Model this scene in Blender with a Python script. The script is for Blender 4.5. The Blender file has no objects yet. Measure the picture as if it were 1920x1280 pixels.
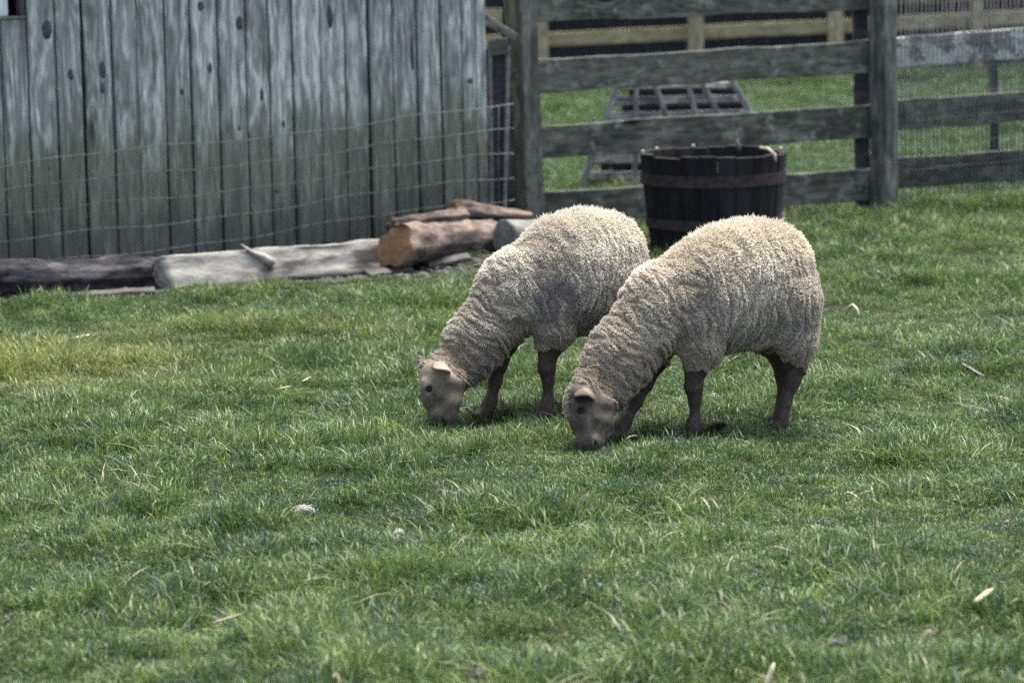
import bpy, bmesh, math, random
import numpy as np
from mathutils import Vector, Matrix, kdtree

random.seed(7)
rng = np.random.default_rng(11)
S = bpy.context.scene
COL = S.collection

# ------------------------------------------------------------------ camera
F = 6000.0                      # focal length in pixels of the 1920 px photograph
CAMZ = 1.76
PITCH, ROLL = math.radians(7.78), math.radians(1.0)
cam_d = bpy.data.cameras.new("camera")
cam = bpy.data.objects.new("camera", cam_d)
COL.objects.link(cam)
S.camera = cam
cam_d.sensor_width = 36
cam_d.lens = F / 1920 * 36
cam_d.clip_start = 0.1
cam_d.clip_end = 1000
cam.matrix_world = (Matrix.Translation((0, 0, CAMZ)) @ Matrix.Rotation(math.pi / 2 - PITCH, 4, 'X')
                    @ Matrix.Rotation(-ROLL, 4, 'Z'))
cam_d.dof.use_dof = True
cam_d.dof.focus_distance = 10.45
cam_d.dof.aperture_fstop = 4.0

# ------------------------------------------------------------------ light
SUN_EL, SUN_AZ = math.radians(68), math.radians(35)     # azimuth clockwise from the view direction
W = bpy.data.worlds.new("World")
S.world = W
W.use_nodes = True
wn = W.node_tree.nodes
sky = wn.new('ShaderNodeTexSky')
sky.sky_type = 'NISHITA'
sky.sun_disc = False
sky.sun_elevation = SUN_EL
sky.sun_rotation = SUN_AZ
sky.air_density = 0.7
sky.dust_density = 4.0
sky.ozone_density = 1.0
wn['Background'].inputs['Strength'].default_value = 0.08
hs = wn.new('ShaderNodeHueSaturation')          # a hazy, greyed-over sky
hs.inputs['Saturation'].default_value = 0.72
W.node_tree.links.new(sky.outputs[0], hs.inputs['Color'])
W.node_tree.links.new(hs.outputs[0], wn['Background'].inputs['Color'])
sun_d = bpy.data.lights.new("sun", 'SUN')
sun_d.energy = 1.5
sun_d.angle = math.radians(38)
sun_d.color = (1.0, 0.94, 0.83)
sun = bpy.data.objects.new("sun", sun_d)
COL.objects.link(sun)
sdir = Vector((math.sin(SUN_AZ) * math.cos(SUN_EL), math.cos(SUN_AZ) * math.cos(SUN_EL), math.sin(SUN_EL)))
sun.rotation_euler = sdir.to_track_quat('Z', 'Y').to_euler()
sun.location = sdir * 40
S.view_settings.view_transform = 'Standard'
S.view_settings.look = 'None'
S.view_settings.exposure = 2.70
S.view_settings.gamma = 1.0
S.view_settings.use_curve_mapping = False
S.cycles.max_bounces = 8
S.cycles.diffuse_bounces = 4
S.cycles.transmission_bounces = 4
S.cycles.use_denoising = False

# ------------------------------------------------------------------ helpers
_R = np.array(cam.matrix_world.to_3x3()) if False else None
_fw = np.array([0, math.cos(PITCH), -math.sin(PITCH)])
_rt = np.array([1.0, 0, 0])
_up = np.cross(_rt, _fw)
_r2 = math.cos(ROLL) * _rt - math.sin(ROLL) * _up
_u2 = math.sin(ROLL) * _rt + math.cos(ROLL) * _up
_C = np.array([0, 0, CAMZ])


def ray(u, v):
    return _fw + (u - 960) / F * _r2 - (v - 640) / F * _u2


def at(u, v, Y):
    "survey point: where pixel (u, v) of the photograph lies at distance Y"
    d = ray(u, v)
    return Vector(_C + d * (Y / d[1]))


def gnd(u, v, z=0.0):
    d = ray(u, v)
    return Vector(_C + d * ((z - CAMZ) / d[2]))


def tag(o, label=None, cat=None, group=None, kind=None):
    if label: o['label'] = label
    if cat: o['category'] = cat
    if group: o['group'] = group
    if kind: o['kind'] = kind
    return o


def empty(name, loc=(0, 0, 0), rz=0.0):
    o = bpy.data.objects.new(name, None)
    o.location = loc
    o.rotation_euler = (0, 0, rz)
    o.empty_display_size = 0.1
    COL.objects.link(o)
    return o


def link(name, me, mat=None, parent=None, smooth=False):
    o = bpy.data.objects.new(name, me)
    COL.objects.link(o)
    if mat is not None and not me.materials:
        for m in (mat if isinstance(mat, (list, tuple)) else [mat]):
            me.materials.append(m)
    if parent is not None:
        o.parent = parent
    if smooth:
        me.shade_smooth()
    return o


def mesh(name, verts, faces):
    me = bpy.data.meshes.new(name)
    me.from_pydata([tuple(v) for v in verts], [], [tuple(f) for f in faces])
    me.update()
    return me


def _hash(i, j, k, seed=0):
    h = (i.astype(np.int64) * 374761393 + j.astype(np.int64) * 668265263 + k.astype(np.int64) * 2147483647 + seed * 1274126177)
    h = (h ^ (h >> 13)) * 1274126177
    h = h & 0xffffffff
    h = ((h ^ (h >> 16)) * 2246822519) & 0xffffffff
    h = h ^ (h >> 13)
    return (h & 0xffff) / 65535.0


def vnoise(p, seed=0):
    "value noise in 0..1 for an (N,3) array"
    p = np.asarray(p, dtype=np.float64)
    i = np.floor(p).astype(np.int64)
    f = p - i
    f = f * f * f * (f * (f * 6 - 15) + 10)
    out = 0
    for dx in (0, 1):
        wx = f[:, 0] if dx else 1 - f[:, 0]
        for dy in (0, 1):
            wy = f[:, 1] if dy else 1 - f[:, 1]
            for dz in (0, 1):
                wz = f[:, 2] if dz else 1 - f[:, 2]
                out = out + wx * wy * wz * _hash(i[:, 0] + dx, i[:, 1] + dy, i[:, 2] + dz, seed)
    return out


def fbm(p, octv=3, seed=0):
    p = np.asarray(p, dtype=np.float64)
    a, s, t = 1.0, 0.0, 0.0
    for o in range(octv):
        s = s + a * vnoise(p * 2.0 ** o + 17.3 * o, seed + o)
        t += a
        a *= 0.5
    return s / t


# ------------------------------------------------------------------ materials
def new_mat(name):
    m = bpy.data.materials.new(name)
    m.use_nodes = True
    nt = m.node_tree
    return m, nt, nt.nodes['Principled BSDF']


class NT:
    "short hand for node building"
    def __init__(s, nt): s.t = nt
    def n(s, kind, **kw):
        x = s.t.nodes.new('ShaderNode' + kind)
        for k, v in kw.items(): setattr(x, k, v)
        return x
    def l(s, a, b): s.t.links.new(a, b)
    def val(s, sock, v):
        if hasattr(v, 'default_value') or hasattr(v, 'is_linked'): s.l(v, sock)
        else: sock.default_value = v
    def math(s, op, a, b=0.0, c=0.0, clamp=False):
        x = s.n('Math', operation=op, use_clamp=clamp)
        s.val(x.inputs[0], a); s.val(x.inputs[1], b); s.val(x.inputs[2], c)
        return x.outputs[0]
    def mix(s, f, a, b, blend='MIX'):
        x = s.n('Mix', data_type='RGBA', blend_type=blend)
        s.val(x.inputs[0], f)
        for sock, v in ((x.inputs[6], a), (x.inputs[7], b)):
            if isinstance(v, tuple): sock.default_value = (*v[:3], 1)
            else: s.l(v, sock)
        return x.outputs[2]
    def noise(s, vec, scale, detail=3, rough=0.55, dist=0.0):
        x = s.n('TexNoise')
        s.l(vec, x.inputs['Vector'])
        x.inputs['Scale'].default_value = scale
        x.inputs['Detail'].default_value = detail
        x.inputs['Roughness'].default_value = rough
        x.inputs['Distortion'].default_value = dist
        return x.outputs['Fac']
    def ramp(s, f, a, b):
        x = s.n('MapRange')
        s.val(x.inputs[0], f); x.inputs[1].default_value = a; x.inputs[2].default_value = b
        x.interpolation_type = 'SMOOTHSTEP'
        return x.outputs[0]
    def mapping(s, vec, scale=(1, 1, 1), loc=None):
        x = s.n('Mapping')
        s.l(vec, x.inputs[0])
        x.inputs[3].default_value = scale
        if loc is not None: s.l(loc, x.inputs[1])
        return x.outputs[0]


def wood_mat(name, dark, mid, light, axis=2, freq=46.0, knots=0.5, algae=None, algae_z=(0.5, 0.9), patches=None, bump=0.4, rough=0.85,
             streak=0.5, length=2.2, mottle=0.7, patch_at=0.56, damp=False, cracks=0.5):
    "weathered board: grain runs along local `axis`; knots bend the grain; algae = colour of the green lower stain"
    m, nt, bs = new_mat(name)
    N = NT(nt)
    tc = N.n('TexCoord')
    oi = N.n('ObjectInfo')
    off = N.n('CombineXYZ')
    for i, k in enumerate((37.0, 53.0, 71.0)):
        N.l(N.math('MULTIPLY', oi.outputs['Random'], k), off.inputs[i])
    P = N.mapping(tc.outputs['Object'], (1, 1, 1), off.outputs[0])
    sep = N.n('SeparateXYZ'); N.l(P, sep.inputs[0])
    cross = [i for i in range(3) if i != axis][0]
    st = [1.0, 1.0, 1.0]; st[axis] = 0.06
    fine = N.noise(N.mapping(P, tuple(st)), 150, 4, 0.65)
    st[axis] = 0.12
    mid_n = N.noise(N.mapping(P, tuple(st)), 30, 3, 0.6)
    st[axis] = 0.35
    low = N.noise(N.mapping(P, tuple(st)), 7.0, 2)
    # knots
    kv = [7.2, 7.2, 7.2]; kv[axis] = length
    vor = N.n('TexVoronoi'); vor.feature = 'F1'
    N.l(N.mapping(P, tuple(kv)), vor.inputs['Vector'])
    vor.inputs['Scale'].default_value = 1.0
    kd = vor.outputs['Distance']
    kfield = N.math('EXPONENT', N.math('MULTIPLY', N.math('MULTIPLY', kd, kd), -9.0))
    core = N.math('MULTIPLY', N.ramp(kd, 0.15, 0.07), N.math('GREATER_THAN', N.n('SeparateColor').outputs[0], -1.0))
    sepc = N.n('SeparateColor'); N.l(vor.outputs['Color'], sepc.inputs[0])
    kon = N.math('LESS_THAN', sepc.outputs[0], knots)
    core = N.math('MULTIPLY', N.ramp(kd, 0.17, 0.07), kon)
    kfield = N.math('MULTIPLY', kfield, kon)
    ph = N.math('MULTIPLY', sep.outputs[cross], freq)
    ph = N.math('ADD', ph, N.math('MULTIPLY', low, 9.0))
    ph = N.math('ADD', ph, N.math('MULTIPLY', kfield, 9.0))
    band = N.math('SINE', N.math('MULTIPLY', ph, 2.0))
    band = N.ramp(N.math('ADD', band, N.math('MULTIPLY', N.math('SUBTRACT', mid_n, 0.5), 2.4)), -1.0, 1.2)
    tone = N.math('ADD', N.math('MULTIPLY', band, 0.42), N.math('MULTIPLY', N.math('SUBTRACT', fine, 0.5), 2.3))
    tone = N.math('ADD', tone, N.math('MULTIPLY', N.math('SUBTRACT', oi.outputs['Random'], 0.5), 0.35))
    c = N.mix(N.ramp(tone, -0.15, 0.85), mid, light)
    sd = N.ramp(mid_n, 0.47, 0.30)
    c = N.mix(N.math('MULTIPLY', sd, streak), c, dark)
    c = N.mix(N.math('MULTIPLY', N.ramp(low, 0.52, 0.38), 0.40), c, dark)
    st[axis] = 0.022
    crk = N.noise(N.mapping(P, tuple(st)), 95, 3, 0.6)
    c = N.mix(N.math('MULTIPLY', N.ramp(crk, 0.42, 0.30), cracks), c, dark)
    c = N.mix(N.math('MULTIPLY', N.ramp(crk, 0.58, 0.72), cracks * 0.7), c, light)
    mot = N.noise(N.mapping(P, tuple(0.45 if i == axis else 1.0 for i in range(3))), 26, 5, 0.7)
    hv = N.n('HueSaturation'); N.l(c, hv.inputs['Color'])
    N.l(N.math('ADD', 1.0 - mottle * 0.5, N.math('MULTIPLY', N.ramp(mot, 0.30, 0.70), mottle)), hv.inputs['Value'])
    c = hv.outputs[0]
    c = N.mix(core, c, tuple(x * 0.35 for x in dark))
    if patches is not None:
        pn = N.noise(P, 9.0, 4, 0.7)
        c = N.mix(N.math('MULTIPLY', N.ramp(pn, patch_at, patch_at + 0.09), 0.75), c, patches)
    if algae is not None:
        geo = N.n('NewGeometry')
        sg = N.n('SeparateXYZ'); N.l(geo.outputs['Position'], sg.inputs[0])
        h = N.math('ADD', sg.outputs[2], N.math('MULTIPLY', N.math('SUBTRACT', mid_n, 0.5), 0.6))
        h = N.math('ADD', h, N.math('MULTIPLY', N.math('SUBTRACT', low, 0.5), 0.5))
        af = N.math('MULTIPLY', N.ramp(h, algae_z[1], algae_z[0]), 0.82)
        c = N.mix(af, c, N.mix(N.ramp(fine, 0.3, 0.75), tuple(x * 0.5 for x in algae), algae))
    if damp:                     # damp blackened foot of the boards
        c = N.mix(N.math('MULTIPLY', N.ramp(h, 0.36, 0.16), 0.6), c, (0.045, 0.05, 0.052))
    N.l(c, bs.inputs['Base Color'])
    bs.inputs['Roughness'].default_value = rough
    bs.inputs['Specular IOR Level'].default_value = 0.25
    bp = N.n('Bump'); bp.inputs['Strength'].default_value = bump; bp.inputs['Distance'].default_value = 0.004
    hh = N.math('ADD', N.math('MULTIPLY', fine, 0.6), N.math('MULTIPLY', band, 0.4))
    N.l(N.math('SUBTRACT', hh, core), bp.inputs['Height'])
    N.l(bp.outputs[0], bs.inputs['Normal'])
    return m


def rough_mat(name, a, b, scale=20, detail=5, rough=0.9, bump=0.5, stretch=(1, 1, 1), c3=None, dist=0.01):
    m, nt, bs = new_mat(name)
    N = NT(nt)
    tc = N.n('TexCoord')
    P = N.mapping(tc.outputs['Object'], stretch)
    f = N.noise(P, scale, detail, 0.65)
    c = N.mix(N.ramp(f, 0.32, 0.68), a, b)
    if c3 is not None:
        c = N.mix(N.ramp(N.noise(P, scale * 0.37, 3), 0.52, 0.66), c, c3)
    N.l(c, bs.inputs['Base Color'])
    bs.inputs['Roughness'].default_value = rough
    bs.inputs['Specular IOR Level'].default_value = 0.2
    bp = N.n('Bump'); bp.inputs['Strength'].default_value = bump; bp.inputs['Distance'].default_value = dist
    N.l(f, bp.inputs['Height']); N.l(bp.outputs[0], bs.inputs['Normal'])
    return m


M = {}
M['barn'] = wood_mat('weathered_barn_wood', (0.030, 0.037, 0.038), (0.165, 0.188, 0.182), (0.52, 0.56, 0.53), axis=2,
                     algae=(0.132, 0.155, 0.105), algae_z=(0.50, 0.92), bump=0.5, length=1.5, mottle=0.4, damp=True, cracks=0.9)
M['knot'] = rough_mat('dark_wood_knot', (0.025, 0.028, 0.032), (0.075, 0.083, 0.09), 60, 3)
M['fence'] = wood_mat('grey_green_fence_wood', (0.020, 0.023, 0.018), (0.070, 0.077, 0.060), (0.150, 0.162, 0.135), axis=0,
                      knots=0.3, patches=(0.20, 0.21, 0.185), bump=0.6, mottle=1.0)
M['fence_pale'] = wood_mat('pale_flaking_fence_wood', (0.04, 0.044, 0.043), (0.14, 0.15, 0.146), (0.36, 0.38, 0.37), axis=0,
                           knots=0.2, patches=(0.62, 0.64, 0.61), bump=0.6, patch_at=0.46)
M['post'] = wood_mat('grey_post_wood', (0.030, 0.034, 0.032), (0.080, 0.090, 0.082), (0.175, 0.190, 0.172), axis=2, knots=0.3,
                     patches=(0.17, 0.18, 0.16), bump=0.6)
M['post_x'] = wood_mat('grey_post_wood_x', (0.018, 0.021, 0.018), (0.062, 0.070, 0.060), (0.140, 0.152, 0.134), axis=0, knots=0.3,
                       patches=(0.12, 0.125, 0.11), bump=0.6)
M['yellow'] = wood_mat('new_yellow_lumber', (0.16, 0.13, 0.07), (0.27, 0.23, 0.13), (0.37, 0.33, 0.20), axis=0, knots=0.3, bump=0.2)
M['yellow_post'] = wood_mat('new_yellow_post', (0.18, 0.14, 0.075), (0.30, 0.25, 0.14), (0.40, 0.35, 0.22), axis=2, knots=0.3, bump=0.2)
M['black_wood'] = rough_mat('black_boards', (0.006, 0.007, 0.009), (0.02, 0.022, 0.028), 12, stretch=(1, 1, .2))
M['shaded_post'] = rough_mat('shaded_dark_post_wood', (0.004, 0.0045, 0.0045), (0.011, 0.012, 0.0115), 14, stretch=(.2, 1, 1), rough=0.95)  # near-black: dark wood with the barn's shade put into its colour
M['slat'] = wood_mat('blue_grey_slat_wood', (0.030, 0.033, 0.037), (0.085, 0.092, 0.098), (0.20, 0.205, 0.205), axis=0, knots=0.2, bump=0.4)
M['dark_slat'] = wood_mat('dark_gate_wood', (0.014, 0.014, 0.018), (0.045, 0.045, 0.058), (0.085, 0.085, 0.10), axis=2, knots=0.2)
M['pale_strip'] = rough_mat('pale_grey_strip', (0.11, 0.115, 0.115), (0.20, 0.21, 0.205), 30, stretch=(1, 1, .15))
M['white_paint'] = rough_mat('chalky_white_paint', (0.42, 0.46, 0.46), (0.66, 0.70, 0.69), 25, stretch=(1, 1, .3))
M['wire'] = rough_mat('galvanised_wire', (0.09, 0.098, 0.095), (0.175, 0.185, 0.178), 12, rough=0.5)
M['dark_wire'] = rough_mat('dull_dark_wire', (0.05, 0.055, 0.055), (0.11, 0.12, 0.115), 12, rough=0.6)
M['bark'] = rough_mat('dark_bark', (0.010, 0.009, 0.011), (0.045, 0.041, 0.045), 26, 6, bump=1.0, stretch=(.35, 1, 1), c3=(0.11, 0.105, 0.11), dist=0.02)
M['pale_log'] = rough_mat('barkless_grey_log', (0.19, 0.178, 0.155), (0.37, 0.355, 0.32), 24, 6, bump=0.8, stretch=(.3, 1, 1), c3=(0.075, 0.065, 0.058))
M['brown_log'] = rough_mat('half_barked_log', (0.020, 0.017, 0.017), (0.215, 0.168, 0.135), 11, 6, bump=1.0, stretch=(.45, 1, 1), c3=(0.035, 0.031, 0.033), dist=0.02)
M['cut'] = rough_mat('orange_sawn_end', (0.055, 0.034, 0.017), (0.095, 0.062, 0.031), 22, 4, bump=0.3)
M['grey_stone'] = rough_mat('grey_weathered_end', (0.10, 0.10, 0.093), (0.20, 0.20, 0.185), 18, 4, bump=0.5)
M['scrap'] = rough_mat('grey_board_scrap', (0.045, 0.043, 0.042), (0.11, 0.104, 0.10), 18, 4, bump=0.5, stretch=(.3, 1, 1))
M['barrel'] = rough_mat('wet_black_stave', (0.003, 0.0033, 0.004), (0.012, 0.0125, 0.0145), 22, 5, rough=0.75, bump=0.6, stretch=(1, 1, .2), c3=(0.018, 0.018, 0.02))
M['hoop'] = rough_mat('rusty_hoop', (0.022, 0.016, 0.017), (0.055, 0.040, 0.041), 30, 4, rough=0.7, bump=0.3)
M['earth'] = rough_mat('dark_earth', (0.006, 0.0055, 0.005), (0.022, 0.020, 0.018), 40, 5, bump=1.0)
M['straw'] = rough_mat('dry_straw', (0.36, 0.31, 0.20), (0.58, 0.52, 0.38), 40, 2, rough=0.7, bump=0.1)
M['chip'] = rough_mat('pale_wood_chip', (0.30, 0.26, 0.18), (0.45, 0.39, 0.29), 40, 2, rough=0.8, bump=0.2)
M['leaf'] = rough_mat('dead_leaf', (0.05, 0.038, 0.03), (0.12, 0.095, 0.07), 60, 2, rough=0.7, bump=0.3)
M['tan_leaf'] = rough_mat('tan_dead_leaf', (0.09, 0.078, 0.05), (0.18, 0.155, 0.105), 60, 2, rough=0.7, bump=0.3)
M['dung'] = rough_mat('dark_dropping', (0.010, 0.010, 0.011), (0.03, 0.028, 0.027), 60, 3, rough=0.45, bump=0.4)
M['fluff'] = rough_mat('white_wool_fluff', (0.42, 0.41, 0.38), (0.60, 0.59, 0.55), 60, 2, bump=0.3)
M['feather'] = rough_mat('black_feather', (0.004, 0.004, 0.005), (0.014, 0.014, 0.015), 60, 2, rough=0.6, bump=0.2)
M['twig'] = rough_mat('grey_twig', (0.10, 0.085, 0.07), (0.24, 0.21, 0.18), 60, 3, bump=0.3)


# ------------------------------------------------------------------ shape builders
def board_mesh(name, L, Wd, T, axis=0, seg=6, wob=0.004, ch=0.004, seed=0, taper=0.0):
    """a worn board with chamfered, slightly wandering edges. Length along `axis`, width along z (or x for axis 2), thickness along y."""
    r = random.Random(seed)
    vs, fs = [], []
    prof = [(-.5, -.5), (.5, -.5), (.5, .5), (-.5, .5)]
    ring = []
    for k in range(seg + 1):
        t = k / seg - .5
        a = r.uniform(-wob, wob); b = r.uniform(-wob, wob); w = r.uniform(-wob, wob) * .4
        base = len(vs)
        lo, hi = -Wd / 2 + a, Wd / 2 + b - taper * (t + .5)
        for (wv, tv) in ((lo + ch, -T / 2), (hi - ch, -T / 2), (hi, -T / 2 + ch), (hi, T / 2), (lo, T / 2), (lo, -T / 2 + ch)):
            tt = t * L
            if axis == 0: vs.append((tt, tv + w, wv))
            else: vs.append((wv, tv + w, tt))
        ring.append(base)
    for k in range(seg):
        a, b = ring[k], ring[k + 1]
        for i in range(6):
            j = (i + 1) % 6
            f = (a + i, a + j, b + j, b + i)
            fs.append(f if axis != 0 else f[::-1])
    cap0 = tuple(range(ring[0], ring[0] + 6)); cap1 = tuple(range(ring[-1], ring[-1] + 6))
    fs.append(cap0[::-1] if axis != 0 else cap0)
    fs.append(cap1 if axis != 0 else cap1[::-1])
    me = mesh(name, vs, fs)
    bm = bmesh.new(); bm.from_mesh(me); bmesh.ops.recalc_face_normals(bm, faces=bm.faces); bm.to_mesh(me); bm.free()
    return me


def board_between(name, p0, p1, Wd, T, mat, parent=None, normal=None, seg=6, wob=0.004, seed=0, ch=0.004):
    "a board from p0 to p1, its broad face turned to `normal`"
    p0, p1 = Vector(p0), Vector(p1)
    d = (p1 - p0)
    X = d.normalized()
    nrm = Vector(normal if normal is not None else (0, -1, 0))
    Y = -(nrm - X * nrm.dot(X)).normalized()
    Z = X.cross(Y)
    o = link(name, board_mesh(name, d.length, Wd, T, 0, seg, wob, ch, seed), mat, parent)
    mw = Matrix(((X.x, Y.x, Z.x, 0), (X.y, Y.y, Z.y, 0), (X.z, Y.z, Z.z, 0), (0, 0, 0, 1)))
    mw.translation = (p0 + p1) / 2
    o.matrix_local = (parent.matrix_basis.inverted() @ mw) if parent is not None else mw
    return o


def tube_data(path, radii, n=8, ncap=True):
    vs, fs = [], []
    path = [Vector(p) for p in path]
    up = Vector((0.123, 0.31, 0.94))
    for i, p in enumerate(path):
        t = (path[min(i + 1, len(path) - 1)] - path[max(i - 1, 0)]).normalized()
        a = t.cross(up).normalized(); b = t.cross(a).normalized()
        r = radii[i] if hasattr(radii, '__len__') else radii
        for k in range(n):
            an = 2 * math.pi * k / n
            vs.append(p + a * (math.cos(an) * r) + b * (math.sin(an) * r))
    for i in range(len(path) - 1):
        for k in range(n):
            j = (k + 1) % n
            fs.append((i * n + k, (i + 1) * n + k, (i + 1) * n + j, i * n + j))
    if ncap:
        fs.append(tuple(range(n))); fs.append(tuple(range((len(path) - 1) * n, len(path) * n))[::-1])
    return vs, fs


def joined(name, parts, mat, parent=None, smooth=False):
    V, Fc = [], []
    for v, f in parts:
        o = len(V); V += list(v); Fc += [tuple(i + o for i in q) for q in f]
    return link(name, mesh(name, V, Fc), mat, parent, smooth)


def log_mesh(name, L, r0, r1, nseg=40, nring=30, amp=0.12, seed=0, bend=0.0, cut0=0.0, cut1=0.0, caps=True, flat=None):
    "a knotty log along local x; cut0/cut1 lean the sawn ends"
    vs = []
    for i in range(nseg + 1):
        t = i / nseg
        for k in range(nring):
            a = 2 * math.pi * k / nring
            vs.append((t, math.cos(a), math.sin(a)))
    A = np.array(vs)
    t = A[:, 0]
    r = r0 + (r1 - r0) * t
    n = fbm(np.c_[t * L * 5, A[:, 1] * 1.3, A[:, 2] * 1.3], 3, seed) - .5
    n2 = vnoise(np.c_[t * L * 9, A[:, 1] * 5, A[:, 2] * 5], seed + 9) - .5
    n3 = np.abs(vnoise(np.c_[t * L * 2.2, A[:, 1] * 3.4, A[:, 2] * 3.4], seed + 5) * 2 - 1)
    ang = np.arctan2(A[:, 2], A[:, 1])
    grv = np.abs(vnoise(np.c_[np.cos(ang) * 3.1 + t * .5, np.sin(ang) * 3.1, np.full(len(t), seed * 1.7)], seed + 31) * 2 - 1)
    r = r * (1 + (np.clip(grv, 0, .45) - .3) * amp * 2.2)
    r = r * (1 + n * amp * 3.6 + n2 * amp * 1.1 - np.clip(.22 - n3, 0, 1) * amp * 5)
    x = (t - .5) * L
    P = np.c_[x, A[:, 1] * r, A[:, 2] * r + bend * (1 - (2 * t - 1) ** 2)]
    if flat is not None:                       # split face, turned to the paddock
        lim = -flat * (r0 + (r1 - r0) * t) * (1 + .25 * (vnoise(np.c_[t * L * 6, A[:, 2] * 4, A[:, 1] * 0], seed + 3) - .5))
        P[:, 1] = np.maximum(P[:, 1], lim + .35 * P[:, 2])
    w0 = np.clip(1 - t * nseg / 2, 0, 1); w1 = np.clip(1 - (1 - t) * nseg / 2, 0, 1)
    P[:, 0] += w0 * P[:, 2] * cut0 + w1 * P[:, 2] * cut1
    fs = []
    for i in range(nseg):
        for k in range(nring):
            j = (k + 1) % nring
            fs.append((i * nring + k, i * nring + j, (i + 1) * nring + j, (i + 1) * nring + k))
    e0 = P[:nring].copy(); e1 = P[-nring:].copy()
    if caps:
        fs.append(tuple(range(nring))[::-1]); fs.append(tuple(range(nseg * nring, (nseg + 1) * nring)))
    me = mesh(name, P, fs)
    me.shade_smooth()
    return me, e0, e1


def frame_x(o, p0, p1):
    "place an object built along local x between p0 and p1"
    p0, p1 = Vector(p0), Vector(p1)
    X = (p1 - p0).normalized(); Z = (Vector((0, 0, 1)) - X * X.z).normalized(); Y = Z.cross(X)
    mw = Matrix(((X.x, Y.x, Z.x, 0), (X.y, Y.y, Z.y, 0), (X.z, Y.z, Z.z, 0), (0, 0, 0, 1)))
    mw.translation = (p0 + p1) / 2
    o.matrix_world = mw
    return mw


def cap_mesh(name, ring, out, dish=0.004):
    "end disc a few mm proud of a log's end ring"
    c = ring.mean(0)
    n = len(ring)
    o = np.array([out, 0, 0])
    vs = [c + (p - c) * 0.985 + o * 0.0005 for p in ring] + [c + (p - c) * 0.93 + o * 0.003 for p in ring] + [c + (p - c) * .5 + o * (0.003 + dish) for p in ring] + [c + o * (0.003 + dish)]
    fs = []
    for k in range(n):
        j = (k + 1) % n
        fs += [(k, j, n + j, n + k), (n + k, n + j, 2 * n + j, 2 * n + k), (2 * n + k, 2 * n + j, 3 * n)]
    me = mesh(name, vs, fs)
    bm = bmesh.new(); bm.from_mesh(me); bmesh.ops.recalc_face_normals(bm, faces=bm.faces); bm.to_mesh(me); bm.free()
    return me


# ================================================================== GROUND AND GRASS
def gz(x, y):
    "height of the pasture"
    x = np.asarray(x, float); y = np.asarray(y, float)
    z0 = np.zeros_like(x)
    h = (fbm(np.c_[x.ravel() * 2.1, y.ravel() * 1.9, z0.ravel()], 3, 3) - .5) * 0.085
    h += (fbm(np.c_[x.ravel() * .6, y.ravel() * .5, z0.ravel() + 5], 2, 8) - .5) * 0.04
    h += (fbm(np.c_[x.ravel() * 5.5, y.ravel() * 4.8, z0.ravel() + 9], 2, 14) - .5) * 0.04
    fx, fy = x.ravel() - .42, y.ravel() - 10.65           # trodden flat where the sheep stand
    h = h * (1 - np.exp(-((fx / .75) ** 4 + (fy / .55) ** 4)))
    return h.reshape(x.shape)


def gz1(x, y):
    return float(gz(np.array([x]), np.array([y]))[0])


xs = np.r_[-120, -60, -30, -16, -9, np.arange(-6.5, 6.51, 0.06), 9, 16, 30, 60, 120]
ys = np.r_[-60, -20, -5, 0, 3, 4.5, np.arange(5.5, 19.01, 0.06), np.arange(19.3, 36, 0.3), 40, 50, 70, 120, 200]
GX, GY = np.meshgrid(xs, ys)
GZ = gz(GX, GY)
nx, ny = len(xs), len(ys)
gv = np.c_[GX.ravel(), GY.ravel(), GZ.ravel()]
gf = [(j * nx + i, j * nx + i + 1, (j + 1) * nx + i + 1, (j + 1) * nx + i) for j in range(ny - 1) for i in range(nx - 1)]
mg, nt, bs = new_mat('pasture_soil')
N = NT(nt)
geo = N.n('NewGeometry')
f1 = N.noise(geo.outputs['Position'], 3.0, 4)
f2 = N.noise(geo.outputs['Position'], 60.0, 4, 0.7)
c = N.mix(N.ramp(f2, 0.3, 0.7), (0.009, 0.014, 0.007), (0.026, 0.034, 0.015))
c = N.mix(N.ramp(f1, 0.50, 0.68), c, (0.032, 0.030, 0.019))
N.l(c, bs.inputs['Base Color'])
bs.inputs['Roughness'].default_value = 0.95
bs.inputs['Specular IOR Level'].default_value = 0.1
bp = N.n('Bump'); bp.inputs['Distance'].default_value = 0.02; bp.inputs['Strength'].default_value = 0.8
N.l(f2, bp.inputs['Height']); N.l(bp.outputs[0], bs.inputs['Normal'])
ground = link('ground', mesh('ground', gv, gf), mg, smooth=True)
tag(ground, 'grassy pasture soil under the sheep, fences and barn', kind='structure')

# grass blade material
mgr, nt, bs = new_mat('grass_blade')
N = NT(nt)
geo = N.n('NewGeometry')
att = N.n('Attribute'); att.attribute_name = 'tint'
sc = N.n('SeparateColor'); N.l(att.outputs['Color'], sc.inputs[0])
pos = geo.outputs['Position']
flat = N.mapping(pos, (1, 1, 0))
big = N.noise(flat, 0.9, 3)
mids = N.noise(flat, 4.5, 3, 0.6)
k1 = N.math('ADD', N.math('MULTIPLY', N.math('POWER', sc.outputs[0], 1.6), 1.15), N.math('MULTIPLY', N.math('SUBTRACT', mids, 0.5), 2.3))
k1 = N.math('ADD', k1, N.math('MULTIPLY', N.math('SUBTRACT', big, 0.5), 1.2))
c = N.mix(N.ramp(k1, -0.15, 0.45), (0.010, 0.037, 0.024), (0.040, 0.092, 0.038))
c = N.mix(N.ramp(k1, 0.42, 1.20), c, (0.205, 0.262, 0.082))
# a patch of yellowing long grass near the barn
sp = N.n('SeparateXYZ'); N.l(pos, sp.inputs[0])


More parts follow.
